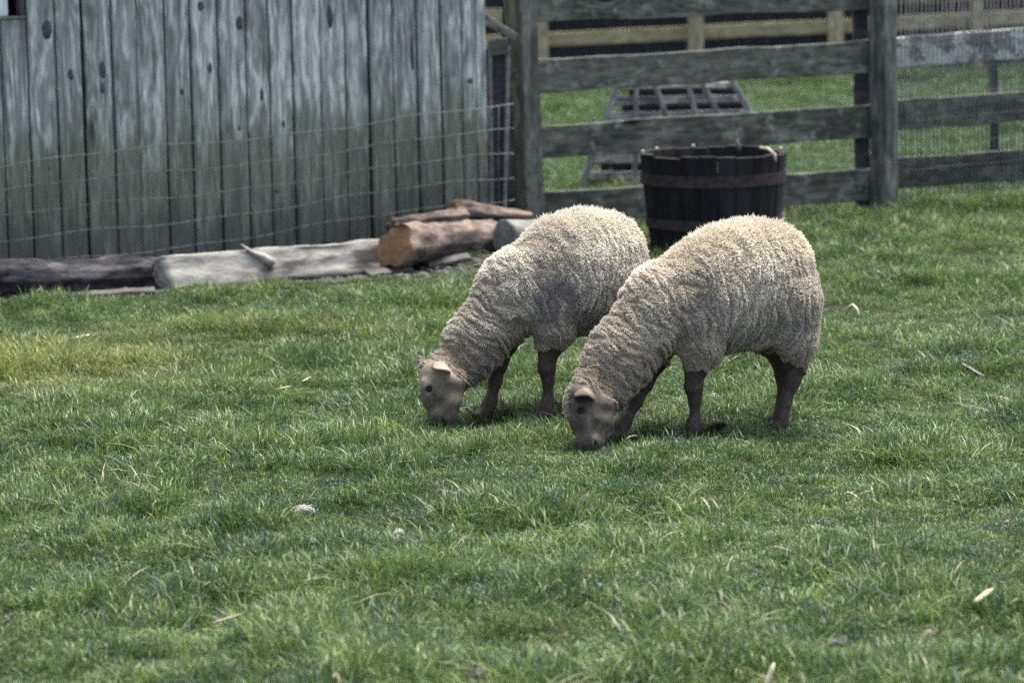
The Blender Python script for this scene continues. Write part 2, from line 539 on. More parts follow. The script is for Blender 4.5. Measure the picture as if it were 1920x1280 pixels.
def patch(cx, cy, rx, ry):
    a = N.math('DIVIDE', N.math('SUBTRACT', sp.outputs[0], cx), rx)
    b = N.math('DIVIDE', N.math('SUBTRACT', sp.outputs[1], cy), ry)
    d = N.math('ADD', N.math('MULTIPLY', a, a), N.math('MULTIPLY', b, b))
    return N.ramp(N.math('ADD', d, N.math('MULTIPLY', N.math('SUBTRACT', mids, 0.5), 1.6)), 1.0, 0.2)


YP = [(-1.95, 12.4, .85, .75, .95), (-1.1, 13.2, 1.0, .6, .4), (-1.3, 11.7, .8, .5, .3)]
yp = 0.0
for (cx, cy, rx, ry, k) in YP:
    yp = N.math('MAXIMUM', yp, N.math('MULTIPLY', patch(cx, cy, rx, ry), k))
c = N.mix(N.math('MULTIPLY', yp, N.ramp(sc.outputs[1], 0.0, 0.8)), c, (0.255, 0.265, 0.085))
c = N.mix(N.math('MULTIPLY', N.ramp(sp.outputs[1], 18.2, 20.0), 0.6), c, (0.022, 0.066, 0.034))      # lusher paddock beyond the fence
dry = N.math('GREATER_THAN', sc.outputs[2], 0.5)
c = N.mix(dry, c, N.mix(sc.outputs[0], (0.16, 0.13, 0.07), (0.38, 0.32, 0.20)))
N.l(c, bs.inputs['Base Color'])
bs.inputs['Roughness'].default_value = 0.42
bs.inputs['Specular IOR Level'].default_value = 0.3
tr = N.n('BsdfTranslucent'); N.l(N.mix(0.5, c, (0.10, 0.17, 0.02)), tr.inputs[0])
mx = N.n('MixShader'); mx.inputs[0].default_value = 0.36
N.l(bs.outputs[0], mx.inputs[1]); N.l(tr.outputs[0], mx.inputs[2])
N.l(mx.outputs[0], nt.nodes['Material Output'].inputs[0])

tufts = bpy.data.collections.new('grass_tufts')


def make_tuft(idx, n, rad, h0, h1, w, bend, dryp, upright=1.0):
    V, Fc, T = [], [], []
    for b in range(n):
        rr = rad * math.sqrt(rng.random()); an = rng.random() * 6.283
        bx, by = rr * math.cos(an), rr * math.sin(an)
        h = h0 + (h1 - h0) * rng.random() ** 1.6
        ww = w * (0.6 + 0.7 * rng.random())
        da = rng.random() * 6.283 if rng.random() < .6 else an + rng.normal() * .6
        lean = (0.12 + bend * rng.random() ** 1.4)
        dx, dy = math.cos(da), math.sin(da)
        px, py = -dy, dx
        dryf = 1.0 if rng.random() < dryp else 0.0
        tint = (rng.random(), rng.random(), dryf, 1)
        base = len(V)
        for t, wf in ((0, .75), (.38, 1.0), (.74, .72), (1.0, 0)):
            # arc: blade starts up and curls over
            hor = h * lean * (t ** 1.9) * 1.15
            ver = h * (t - 0.42 * min(lean, 1.3) * t ** 2.4) * upright
            x, y, z = bx + dx * hor, by + dy * hor, ver - 0.012 * (t == 0)
            if wf:
                V.append((x - px * ww * wf / 2, y - py * ww * wf / 2, z)); V.append((x + px * ww * wf / 2, y + py * ww * wf / 2, z))
            else:
                V.append((x, y, z))
        Fc += [(base, base + 1, base + 3, base + 2), (base + 2, base + 3, base + 5, base + 4), (base + 4, base + 5, base + 6)]
        T += [tint] * 7
    me = mesh('grass_tuft', V, Fc)
    ca = me.color_attributes.new('tint', 'FLOAT_COLOR', 'POINT')
    ca.data.foreach_set('color', np.array(T, dtype=np.float32).ravel())
    me.materials.append(mgr)
    me.shade_smooth()
    o = bpy.data.objects.new('grass_tuft_%02d' % idx, me)
    tufts.objects.link(o)


KIND = {}
spec = [('short', 7, 86, .075, .011, .030, .0026, 1.5, .012), ('mid', 7, 84, .07, .016, .044, .0025, 1.4, .006),
        ('tall', 5, 66, .055, .026, .074, .0026, 1.15, .004), ('dry', 2, 34, .07, .006, .030, .0022, 1.4, .7),
        ('leafy', 3, 64, .08, .010, .022, .0046, 1.5, .02)]
ti = 0
for (nm, cnt, n, rad, h0, h1, w, bend, dp) in spec:
    KIND[nm] = (ti, cnt)
    for q in range(cnt):
        make_tuft(ti, n, rad, h0, h1, w, bend, dp); ti += 1

# things that keep grass away: (x, y, half length, half width, angle)
BLOCK = []


def scatter(y0, y1, dens, seed, margin=1.4, big=1.0):
    r = np.random.default_rng(seed)
    A = (y1 - y0) * 2 * (y1 * 0.163 + margin)
    n = int(A * dens)
    y = r.uniform(y0, y1, n); x = r.uniform(-1, 1, n) * (y1 * 0.163 + margin)
    k = np.abs(x) < y * 0.163 + margin
    return np.c_[x[k], y[k]], big


def build_grass():
    chunks = [scatter(5.6, 8.5, 540, 1), scatter(8.5, 12.5, 500, 2), scatter(12.5, 15.5, 300, 3), scatter(15.5, 19.5, 200, 4, 1.6, 1.1),
              scatter(19.5, 25, 110, 5, 1.8, 1.25), scatter(25, 34, 60, 6, 2.2, 1.6)]
    XY = np.concatenate([c[0] for c in chunks]); BIG = np.concatenate([np.full(len(c[0]), c[1]) for c in chunks])
    keep = np.ones(len(XY), bool)
    for (bx, by, hl, hw, an) in BLOCK:
        dx, dy = XY[:, 0] - bx, XY[:, 1] - by
        u = dx * math.cos(an) + dy * math.sin(an); v = -dx * math.sin(an) + dy * math.cos(an)
        keep &= ~((np.abs(u) < hl) & (np.abs(v) < hw))
    XY, BIG = XY[keep], BIG[keep]
    n = len(XY)
    z = gz(XY[:, 0], XY[:, 1])
    P3 = np.c_[XY[:, 0], XY[:, 1], np.zeros(n)]
    tall = fbm(P3 * np.array([2.3, 2.0, 1]), 3, 21) * .6 + fbm(P3 * np.array([5.5, 5.0, 1]), 2, 31) * .4
    # longer by the logs, the fence and on the yellow patch
    def bump(cx, cy, rx, ry, k):
        return k * np.exp(-(((XY[:, 0] - cx) / rx) ** 2 + ((XY[:, 1] - cy) / ry) ** 2))
    tall = tall + bump(-2.0, 12.6, .8, .4, .30) + bump(-1.1, 13.3, .8, .3, .10) + bump(0.9, 17.3, 3.0, .35, .10) + bump(.91, 10.47, .20, .10, .20) - bump(.50, 10.28, .3, .14, .16) - bump(.12, 10.8, .35, .12, .10) - bump(.32, 10.2, .15, .1, .1) + bump(1.4, 10.2, .35, .18, .10) \
        - bump(0.22, 10.05, .22, .22, .22) - bump(-.24, 10.6, .2, .2, .20) - bump(0, 6.2, 3, 1.1, .05)
    r = np.random.default_rng(77)
    tall = tall + r.normal(0, .045, n)
    kind = np.zeros(n, int)
    u = r.random(n)
    def pick(nm): a, c = KIND[nm]; return a + r.integers(0, c, n)
    S_, Md, Tl, Dr, Lf = (pick(k) for k in ('short', 'mid', 'tall', 'dry', 'leafy'))
    kind = np.where(tall < .455, S_, np.where(tall < .60, Md, Tl))
    kind = np.where((tall < .50) & (u < .22), Lf, kind)
    kind = np.where((u > np.where(XY[:, 1] < 8.6, .955, .978)), Dr, kind)
    scl = BIG * (0.75 + 0.5 * r.random(n)) * np.clip(0.80 + (tall - .42) * 1.7, .75, 1.25)
    me = bpy.data.meshes.new('grass')
    me.vertices.add(n)
    me.vertices.foreach_set('co', np.c_[XY, z].astype(np.float32).ravel())
    a = me.attributes.new('kind_index', 'INT', 'POINT'); a.data.foreach_set('value', kind.astype(np.int32))
    a = me.attributes.new('turn', 'FLOAT_VECTOR', 'POINT')
    a.data.foreach_set('vector', np.c_[r.normal(0, .12, n), r.normal(0, .12, n), r.uniform(0, 6.283, n)].astype(np.float32).ravel())
    a = me.attributes.new('size', 'FLOAT', 'POINT'); a.data.foreach_set('value', scl.astype(np.float32))
    me.update()
    o = link('grass', me)
    tag(o, 'short green pasture grass with longer tussocks and some yellowed blades', 'grass', kind='stuff')
    ng = bpy.data.node_groups.new('grass_scatter', 'GeometryNodeTree')
    ng.interface.new_socket('Geometry', in_out='INPUT', socket_type='NodeSocketGeometry')
    ng.interface.new_socket('Geometry', in_out='OUTPUT', socket_type='NodeSocketGeometry')
    gi = ng.nodes.new('NodeGroupInput'); go = ng.nodes.new('NodeGroupOutput')
    ci = ng.nodes.new('GeometryNodeCollectionInfo')
    ci.inputs['Collection'].default_value = tufts
    ci.inputs['Separate Children'].default_value = True
    ci.inputs['Reset Children'].default_value = True
    ip = ng.nodes.new('GeometryNodeInstanceOnPoints')
    ip.inputs['Pick Instance'].default_value = True

    def na(nm, dt):
        q = ng.nodes.new('GeometryNodeInputNamedAttribute'); q.data_type = dt; q.inputs['Name'].default_value = nm
        return [s for s in q.outputs if s.enabled][0]
    L = ng.links.new
    L(gi.outputs[0], ip.inputs['Points']); L(ci.outputs[0], ip.inputs['Instance'])
    L(na('kind_index', 'INT'), ip.inputs['Instance Index'])
    L(na('turn', 'FLOAT_VECTOR'), ip.inputs['Rotation'])
    L(na('size', 'FLOAT'), ip.inputs['Scale'])
    L(ip.outputs[0], go.inputs[0])
    md = o.modifiers.new('scatter', 'NODES'); md.node_group = ng
    print('grass tufts', n)
    return o


# ================================================================== BARN
W0 = at(0, 300, 15.2); W1 = at(912, 300, 16.8)
W0.z = W1.z = 0
wd = (W1 - W0); WL = wd.length; wdir = wd.normalized(); wout = Vector((wdir.y, -wdir.x, 0))     # wout faces the camera side
wang = math.atan2(wdir.y, wdir.x)


def wall_s(u, v=200):
    "distance along the barn wall of the seam seen at pixel column u"
    d = ray(u, v)
    n = np.array(wout)
    t = ((np.array(W0) - _C) @ n) / (d @ n)
    p = _C + d * t
    return float((p - np.array(W0)) @ np.array(wdir)), float(p[2])


barn = empty('barn', W0, wang)
tag(barn, 'weathered grey barn of upright boards with a small dark window', 'barn')
seams = [4, 53, 105, 158, 212, 259, 310, 360, 410, 461, 505, 550, 601, 646, 692, 738, 782, 826, 867, 893, 912]
S_ = [wall_s(u)[0] for u in seams]
pw = S_[1] - S_[0]
left = [S_[0] - pw * k for k in range(7, 0, -1)]
S_ = left + S_
z_sill = wall_s(30, 37)[1]
iw = len(left)                      # first plank inside the frame (under the window)
TOP = 2.35
for i in range(len(S_) - 1):
    a, b = S_[i], S_[i + 1]
    top = z_sill if i in (iw, iw - 1, iw - 2) else TOP + random.uniform(-.01, .01)
    gap = random.choice((.005, .007, .009, .014, .017))
    h = top - 0.03
    me = board_mesh('plank', h, (b - a) - gap, .022, 2, 5, .0016, .004, seed=i)
    o = link('plank', me, M['barn'], barn)
    o.location = ((a + b) / 2, random.uniform(-.006, .004), 0.03 + h / 2)
    o.rotation_euler = (random.uniform(-.003, .003), random.uniform(-.0022, .0022) * 0.6, random.uniform(-.02, .02))
    if top < TOP - .5:                # short piece over the window
        me = board_mesh('plank', TOP - 1.95, (b - a) - gap, .022, 2, 3, .0016, .004, seed=i + 90)
        o = link('plank', me, M['barn'], barn); o.location = ((a + b) / 2, 0, (TOP + 1.95) / 2)
KN = [(85, 55, 15, 24), (131, 140, 10, 14), (190, 130, 11, 22), (190, 165, 8, 12), (375, 12, 12, 12), (340, 172, 7, 8), (392, 128, 8, 14), (446, 44, 12, 18),
      (615, 30, 12, 30), (446, 240, 6, 6), (488, 178, 7, 16), (530, 232, 6, 9), (518, 358, 8, 7), (772, 100, 6, 46), (880, 152, 12, 7), (91, 315, 6, 6)]
planks = [o for o in barn.children if o.name.startswith('plank')]
for (u, v, ku_, kv_) in KN:
    s_, z_ = wall_s(u, v)
    own_p = min((p for p in planks if abs(p.location.z) < 1.3), key=lambda p: abs(p.location.x - s_))
    bm = bmesh.new(); bmesh.ops.create_uvsphere(bm, u_segments=10, v_segments=6, radius=1)
    for q in bm.verts:
        q.co.x *= ku_ * .0017 * random.uniform(.85, 1.15); q.co.z *= kv_ * .0021 * random.uniform(.85, 1.15); q.co.y *= .0032
    me = bpy.data.meshes.new('knot'); bm.to_mesh(me); bm.free(); me.shade_smooth()
    k_o = link('knot', me, M['knot'], own_p)
    k_o.location = (max(-pw / 2 + .02, min(pw / 2 - .02, s_ - own_p.location.x)), -.0105, z_ - own_p.location.z)
# window in the upper left corner
wa, wb = S_[iw - 2], S_[iw + 1]
win = empty('window', (0, 0, 0)); win.parent = barn


def bx(name, x0, x1, y0, y1, z0, z1, mat, parent, bev=0.003):
    bm = bmesh.new()
    bmesh.ops.create_cube(bm, size=1)
    bmesh.ops.scale(bm, vec=(x1 - x0, y1 - y0, z1 - z0), verts=bm.verts)
    bmesh.ops.bevel(bm, geom=bm.edges[:] , offset=bev, segments=1, affect='EDGES')
    me = bpy.data.meshes.new(name); bm.to_mesh(me); bm.free()
    o = link(name, me, mat, parent)
    o.location = ((x0 + x1) / 2, (y0 + y1) / 2, (z0 + z1) / 2)
    return o


bx('sill', wa, wb - .004, -.018, .03, z_sill + .002, z_sill + .016, M['fence'], win)
xs_l = wall_s(-75, 20)[0]; xs_r = wall_s(18, 20)[0]
bx('sash_board', xs_l, xs_r, .016, .036, z_sill + .018, 1.94, M['white_paint'], win)
bx('frame', wb - .030, wb - .004, -.008, .03, z_sill + .018, 1.94, M['dark_slat'], win)
for nm, x0, x1, y0, y1, z0, z1 in (('back_wall', S_[0], WL, 2.0, 2.03, 0, TOP), ('end_wall', WL - .04, WL - .012, .02, 2.0, 0, TOP), ('end_wall', S_[0], S_[0] + .03, .02, 2.0, 0, TOP)):
    bx(nm, x0, x1, y0, y1, z0, z1, M['barn'], barn)
bx('roof', S_[0] - .1, WL + .06, -.10, 2.1, TOP + .02, TOP + .10, M['dark_slat'], barn)
bx('floor', S_[0] + .04, WL - .05, .03, 1.99, 0.03, 0.06, M['earth'], barn)
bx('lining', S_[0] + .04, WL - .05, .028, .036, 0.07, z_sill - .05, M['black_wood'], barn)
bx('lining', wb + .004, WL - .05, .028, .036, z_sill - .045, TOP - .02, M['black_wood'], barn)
BLOCK.append((*(W0 + wdir * (WL / 2 - .5) - wout * 1.0).to_2d(), WL / 2 + 0.5, 1.0, wang))

# ------------------------------------------------------------------ welded wire mesh leaning along the barn wall
net = empty('wire_mesh', W0 + wout * .10, wang)
tag(net, 'slack rusty wire mesh standing against the foot of the barn wall', 'wire mesh')


def wirepts(vl, vr, n=26):
    "wire seen at height vl on the left edge and vr at the right end of the wall"
    zl = float(at(0, vl, 15.15).z); zr = float(at(912, vr, 16.75).z)
    return zl, zr


rows = [(310, 202), (357, 246), (406, 289), (454, 333), (502, 375), (549, 418)]
rowz = [wirepts(*r) for r in rows]
sag = lambda s, k: .012 * math.sin(s * 3.1 + .4 * k) + .006 * math.sin(s * 9.0 + 1.3 * k)
net_x0, net_x1 = -.9, WL + .115
for k, (zl, zr) in enumerate(rowz):
    pts, rr = [], []
    for i in range(41):
        s = net_x0 + (net_x1 - net_x0) * i / 40
        pts.append((s, .015 * math.sin(s * 2.3 + k * .5), zl + (zr - zl) * s / WL + sag(s, k)))
    v, f = tube_data(pts, .0024, 5)
    o = link('wire', mesh('wire', v, f), M['wire'], net, True)
ups = []
s = net_x0 + .02
while s < net_x1:
    zt = rowz[0][0] + (rowz[0][1] - rowz[0][0]) * s / WL + sag(s, 0)
    zb = rowz[-1][0] + (rowz[-1][1] - rowz[-1][0]) * s / WL + sag(s, 5) - .03
    lean = random.uniform(-.008, .008)
    ups.append(tube_data([(s + lean * t, .015 * math.sin(s * 2.3 + t * 2.5) - .003, zt + (zb - zt) * t) for t in (0, .33, .66, 1)], .0024, 4))
    s += .0685
o = joined('upright_wires', ups, M['dark_wire'], net, True); o['kind'] = 'stuff'

# ================================================================== LOGS AT THE FOOT OF THE WALL


def add_log(name, p0, p1, r0, r1, mat, label, cat='log', seed=0, amp=.1, bend=0, cut0=0, cut1=0, cutmat0=None, cutmat1=None, nseg=40, flat=None):
    L = (Vector(p1) - Vector(p0)).length
    me, e0, e1 = log_mesh(name, L, r0, r1, nseg=nseg, amp=amp, seed=seed, bend=bend, cut0=cut0, cut1=cut1, flat=flat)
    o = link(name, me, mat)
    frame_x(o, p0, p1)
    tag(o, label, cat)
    if cutmat0: link('cut_end', cap_mesh('cut_end', e0, -1), cutmat0, o, False)
    if cutmat1: link('cut_end', cap_mesh('cut_end', e1, 1), cutmat1, o, False)
    m = (Vector(p0) + Vector(p1)) / 2
    d = Vector(p1) - Vector(p0)
    BLOCK.append((m.x, m.y, d.length / 2, max(r0, r1) * .8, math.atan2(d.y, d.x)))
    return o


dl = add_log('bark_log', at(-330, 536, 14.25), at(312, 515, 14.98), .098, .084, M['bark'], 'dark rough-barked log lying along the left foot of the barn wall', seed=3, amp=.14)
pl = add_log('bare_log', at(306, 517, 14.80), at(728, 479, 15.62), .092, .080, M['pale_log'], 'pale barkless log with a broken branch stub, in the middle of the row of logs', seed=12, amp=.08, flat=.45, cut0=-.25, cutmat0=M['pale_log'])
# broken stub on the bare log
st_p = at(490, 478, 15.12); st_q = at(452, 458, 15.06)
v, f = tube_data([st_p + Vector((.06, .0, -.045)), st_p + Vector((.01, 0, -.015)), st_p + (st_q - st_p) * .5 - Vector((0, 0, .012)), st_q], [.028, .023, .012, .003], 8)
stub = link('branch_stub', mesh('branch_stub', [pl.matrix_world.inverted() @ Vector(q) for q in v], f), M['pale_log'], pl, True)
add_log('sawn_log', at(740, 461, 15.42), at(918, 446, 16.2), .100, .096, M['brown_log'], 'thick log with peeling bark and an orange sawn end', seed=21, amp=.11, cut0=.55, cutmat0=M['cut'], cutmat1=M['bark'])
add_log('split_log', at(735, 427, 16.0), at(872, 408, 16.22), .045, .05, M['brown_log'], 'thin split log lying behind the thick orange-ended log', seed=27, amp=.2)
add_log('dark_top_log', at(850, 396, 16.35), at(992, 418, 16.45), .058, .062, M['brown_log'], 'dark brown log stacked at the right end of the pile by the barn corner', seed=33, amp=.17)
# low wedge of orange wood standing on the pile
wv = [at(836, 418, 16.18), at(864, 420, 16.16), at(853, 377, 16.2), at(837, 380, 16.22)]
bk = [p + Vector((.03, .09, .0)) for p in wv]
we = link('wood_wedge', mesh('wood_wedge', wv + bk, [(0, 1, 2, 3), (7, 6, 5, 4), (0, 4, 5, 1), (1, 5, 6, 2), (2, 6, 7, 3), (3, 7, 4, 0)]), M['cut'])
tag(we, 'small orange split wedge of wood standing up on the log pile', 'wood wedge')
rd = add_log('grey_log', at(945, 445, 15.95), at(1030, 440, 16.15), .088, .08, M['grey_stone'], 'short grey weathered log showing its pale round end behind the left sheep', seed=41, amp=.06, cutmat0=M['grey_stone'], nseg=14)
# bits of old board and bark on the bare earth in front of the logs
for (p0, p1, w, lab, sd) in ((at(688, 528, 15.25), at(770, 502, 15.5), .045, 'grey board scrap poking out below the orange sawn end', 1),
                            (at(90, 570, 14.35), at(290, 562, 14.55), .035, 'grey rotten board half buried in front of the dark barked log', 2),
                            (at(800, 503, 15.62), at(880, 496, 15.72), .05, 'old board scrap lying under the thick peeling log', 4)):
    for p in (p0, p1): p.z = gz1(p.x, p.y) + .022
    o = board_between('board_scrap', p0, p1, w, .02, M['scrap'], None, (0.1, -.55, .85), 7, .006, sd)
    tag(o, lab, 'board scrap', 'board scraps by the logs')
    m = (p0 + p1) / 2; d = p1 - p0
    BLOCK.append((m.x, m.y, d.length / 2, .05, math.atan2(d.y, d.x)))
cl = []
r = random.Random(5)
for i in range(900):
    u = r.uniform(-60, 930)
    p = gnd(u, 573 - (u / 930) * 75 + r.uniform(-24, 12))
    p.z = gz1(p.x, p.y) + .004
    s = r.uniform(.006, .028)
    a = r.uniform(0, 3.14)
    vs = []
    for (dx, dy, dz) in ((-1, -.5, 0), (1, -.6, 0), (.8, .5, .0), (-.9, .6, 0), (.1, 0, .5)):
        dx += r.uniform(-.2, .2); x = dx * math.cos(a) - dy * math.sin(a); y = dx * math.sin(a) + dy * math.cos(a)
        vs.append(p + Vector((x, y, dz)) * s)
    cl.append((vs, [(0, 1, 4), (1, 2, 4), (2, 3, 4), (3, 0, 4)]))
o = joined('bark_litter', cl, M['scrap'])
tag(o, 'grey bark crumbs and chips along the foot of the logs', 'bark litter', kind='stuff')
m0, m1 = gnd(-60, 572), gnd(930, 498)
BLOCK.append((*((m0 + m1) / 2).to_2d(), (m1 - m0).length / 2, .17, math.atan2(m1.y - m0.y, m1.x - m0.x)))

# ================================================================== NARROW GATE BESIDE THE BARN
gp = at(935, 385, 16.95); gp.z = 0
gate = empty('narrow_gate', gp)
tag(gate, 'narrow dark plank gate with two pale upright edges between barn and post', 'gate')
D = 16.95


def gpt(u, v, dy=0):
    return at(u, v, D + dy)


def vboard(name, u0, v0, u1, v1, w, t, mat, parent, Y, seed=0, wob=.003):
    return board_between(name, at(u0, v0, Y), at(u1, v1, Y), w, t, mat, parent, (0.1, -1, 0), 6, wob, seed)


vboard('plank', 932, 400, 930, 92, .105, .02, M['dark_slat'], gate, D + .03, 1)
vboard('stile', 922, 395, 919, 84, .020, .03, M['pale_strip'], gate, D, 2, .002)
vboard('stile', 946, 400, 953, 88, .019, .03, M['pale_strip'], gate, D, 3, .002)
board_between('top_cap', gpt(916, 90, -.01), gpt(953, 86, -.01), .085, .03, M['post_x'], gate, (0, -1, 0), 3, .003, 4)
br = board_between('brace_board', at(900, 30, 16.9), at(966, 72, 17.0), .05, .03, M['fence'], None, (0, -1, .3), 5, .003, 6)
tag(br, 'short grey board sloping down from the barn corner to the fence post', 'brace')

# ================================================================== RAIL FENCE
YA, YB = 17.2, 18.0
fence = empty('rail_fence', Vector((at(1000, 400, YA).x, YA, 0)))
tag(fence, 'old grey-green wooden fence of four wide rails behind the barrel', 'fence')


def post(u_top, v_top, u_bot, v_bot, Y, w, rz, seed, mat=None, top=1.5):
    a = at(u_bot, v_bot, Y); b = at(u_top, v_top, Y)
    k = (top - a.z) / (b.z - a.z)
    b = a + (b - a) * k
    k = (-.05 - a.z) / (b.z - a.z)
    a = a + (b - a) * k
    o = board_between('post', a, b, w, w, mat or M['post'], fence, (math.sin(rz), -math.cos(rz), 0), 8, .004, seed, .008)
    return o


PA = post(976, 0, 991, 400, YA, .13, math.radians(40), 1, M['post_x'])
DK = board_between('post', at(966, 405, YA + .10), at(955, -70, YA + .10), .09, .06, M['shaded_post'], fence, (0, -1, 0), 6, .003, 8)  # dark board beside the post, the barn's shade painted into it
PB = post(1656, 0, 1660, 397, YB - .05, .115, math.radians(42), 2, M['post_x'])
PC = post(2120, 0, 2124, 372, 18.5, .115, math.radians(42), 3, M['post_x'])
BK = board_between('backing_board', at(1618, 405, YB + .07), at(1612, -60, YB + .07), .085, .05, M['dark_slat'], fence, (0, -1, 0), 6, .003, 4)
TP = board_between('post', at(1866, 330, YB + .75), at(1862, 60, YB + .75), .05, .05, M['dark_slat'], fence, (0, -1, 0), 5, .003, 5)
fdir = (at(1640, 100, YB) - at(1000, 120, YA)); fn = Vector((fdir.y, -fdir.x, 0)).normalized()
railsL = [((-22, 45), (-45, 18)), ((112, 175), (75, 136)), ((237, 299), (197, 259)), ((362, 425), (312, 378))]
for i, (l, rr) in enumerate(railsL):
    p0 = at(994, sum(l) / 2 + .4, YA + .01); p1 = at(1640, sum(rr) / 2 - .4, YB + .01)
    board_between('rail', p0, p1, .181, .032, M['fence'], fence, fn, 10, .006, 20 + i)
railsR = [((-50, 12), (-72, -10), 'fence'), ((70, 130), (50, 112), 'fence_pale'), ((190, 243), (169, 227), 'fence'), ((297, 354), (279, 339), 'fence')]
for i, (l, rr, mt) in enumerate(railsR):
    p0 = at(1668, sum(l) / 2, YB + .02); p1 = at(1920, sum(rr) / 2, YB + .32)
    p1 = p0 + (p1 - p0) * 1.85
    board_between('rail', p0, p1, .172, .032, M[mt], fence, fn, 10, .006, 40 + i)
# fine upright wire mesh on the right section
mesh_w = []
u = 1690
nw = 62
for i in range(nw):
    uu = 1690 + 7.6 * i
    Y = YB - .02 + .32 * (uu - 1690) / 230
    dv = -.085 * (uu - 1690)
    mesh_w.append(tube_data([at(uu + random.uniform(-1.5, 1.5), 372 + dv, Y), at(uu + random.uniform(-1.5, 1.5), 180 + dv, Y), at(uu + random.uniform(-1.5, 1.5), -60 + dv, Y)], .0034, 4))
for k in range(9):
    vv = 366 - 46 * k
    mesh_w.append(tube_data([at(1690 + q * 46, vv - .085 * q * 46 + random.uniform(-2, 2), YB - .024 + .32 * q * 46 / 230) for q in range(11)], .0017, 4))
o = joined('wire_netting', [([fence.matrix_basis.inverted() @ Vector(p) for p in v], f) for v, f in mesh_w], M['wire'], fence, True)
o['kind'] = 'stuff'
# a few pale splashes hang as flakes on the netting side rail are left to the material

# ================================================================== HALF BARREL
BC = at(1337, 285, 16.25); bz = BC.z
bar = empty('half_barrel', (BC.x, BC.y, 0))
tag(bar, 'black wet half barrel planter with rusty hoops in front of the fence', 'barrel planter')
RT, RB = .372, .318
NS = 24


def brad(z):
    t = z / bz
    return RB + (RT - RB) * (t ** .8)


for k in range(NS):
    a0 = 2 * math.pi * k / NS + .006; a1 = 2 * math.pi * (k + 1) / NS - .006
    vs, fs = [], []
    zt = bz + random.uniform(-.008, .006)
    dr = random.uniform(-.003, .003)
    zs = [-.02, .12, .24, .36, zt]
    for z in zs:
        rr_ = brad(max(z, 0)) + dr
        for (a, q) in ((a0, 0), ((a0 + a1) / 2, 0), (a1, 0), (a1, -.028), (a0, -.028)):
            rad = rr_ + q + (.004 if a not in (a0, a1) else 0)
            vs.append((math.cos(a) * rad, math.sin(a) * rad, z))
    for i in range(len(zs) - 1):
        for j in range(5):
            b = i * 5; n_ = (j + 1) % 5
            fs.append((b + j, b + n_, b + 5 + n_, b + 5 + j))
    fs.append((4, 3, 2, 1, 0)); e = (len(zs) - 1) * 5; fs.append((e, e + 1, e + 2, e + 3, e + 4))
    link('stave', mesh('stave', vs, fs), M['barrel'], bar)


def hoop(z0, z1):
    vs, fs = [], []
    n = 48
    for k in range(n):
        a = 2 * math.pi * k / n
        for (z, q) in ((z0, .0045), (z0, .010), (z1, .010), (z1, .0045)):
            rr_ = brad(z) + q
            vs.append((math.cos(a) * rr_, math.sin(a) * rr_, z))
    for k in range(n):
        j = (k + 1) % n
        for i in range(4):
            i2 = (i + 1) % 4
            fs.append((k * 4 + i, j * 4 + i, j * 4 + i2, k * 4 + i2))
    return link('hoop', mesh('hoop', vs, fs), M['hoop'], bar)


def zz(v): return float(at(1337, v, BC.y - .36).z)
hoop(zz(353), zz(331)); hoop(max(zz(435), .06), max(zz(416), .11))
# earth fill, uneven
vs, fs = [], []
n = 30
for ir, fr in enumerate((1.0, .7, .4, .12)):
    for k in range(n):
        a = 2 * math.pi * k / n
        rr_ = (RT - .035) * fr
        vs.append((math.cos(a) * rr_, math.sin(a) * rr_, bz - .085 + random.uniform(0, .03) * (ir > 0)))
vs.append((0, 0, bz - .06))
for ir in range(3):
    for k in range(n):
        j = (k + 1) % n
        fs.append((ir * n + k, ir * n + j, (ir + 1) * n + j, (ir + 1) * n + k))
for k in range(n): fs.append((3 * n + k, 3 * n + (k + 1) % n, 4 * n))
link('soil_fill', mesh('soil_fill', vs, fs), M['earth'], bar, True)
BLOCK.append((BC.x, BC.y, .33, .33, 0))
# dry stem flopping over the rim, and crumbs on it
rim = lambda u, v, Y: at(u, v, Y)
o = link('dry_stalk', mesh('dry_stalk', *tube_data([at(1425, 277, 16.0), at(1440, 279, 15.96), at(1452, 289, 15.93), at(1455, 302, 15.92)], [.006, .009, .009, .006], 6)), M['chip'], None, True)
tag(o, 'pale dry stalk drooping over the right rim of the black barrel', 'stalk')
for i, (u, v) in enumerate(((1204, 274), (1222, 277), (1297, 279), (1462, 278))):
    an_ = (3.0, 2.45, 1.8, .22)[i]; p = Vector((BC.x + .358 * math.cos(an_), BC.y + .358 * math.sin(an_), bz + .006)); bm = bmesh.new(); bmesh.ops.create_icosphere(bm, subdivisions=1, radius=.008)
    for q in bm.verts: q.co *= random.uniform(.7, 1.2); q.co.x *= 1.4
    me = bpy.data.meshes.new('wood_crumb'); bm.to_mesh(me); bm.free()
    o = link('wood_crumb', me, M['chip'], None, True); o.location = p
    tag(o, ['pale crumb at the left rim of the barrel', 'second pale crumb just right of the left barrel rim', 'pale crumb on the middle of the barrel rim', 'pale crumb at the right rim of the barrel beside the stalk'][i], 'wood crumb', 'pale crumbs on the barrel rim')
pts = [at(1382, 281, 16.2), at(1381, 266, 16.2)]
o = link('withered_plant', mesh('withered_plant', *tube_data([at(1383, 286, 16.2), at(1382, 276, 16.2), at(1384, 264, 16.22)], [.022, .02, .014], 7)), M['bark'], None, True)
tag(o, 'dark withered plant sticking up out of the barrel', 'plant')

# ================================================================== SLATTED RACK BEHIND THE FENCE
RY = 19.9
rk = empty('slatted_rack', Vector((at(1250, 350, RY).x, RY, 0)))
tag(rk, 'weathered blue-grey slatted wooden rack leaning on the grass behind the fence', 'rack')


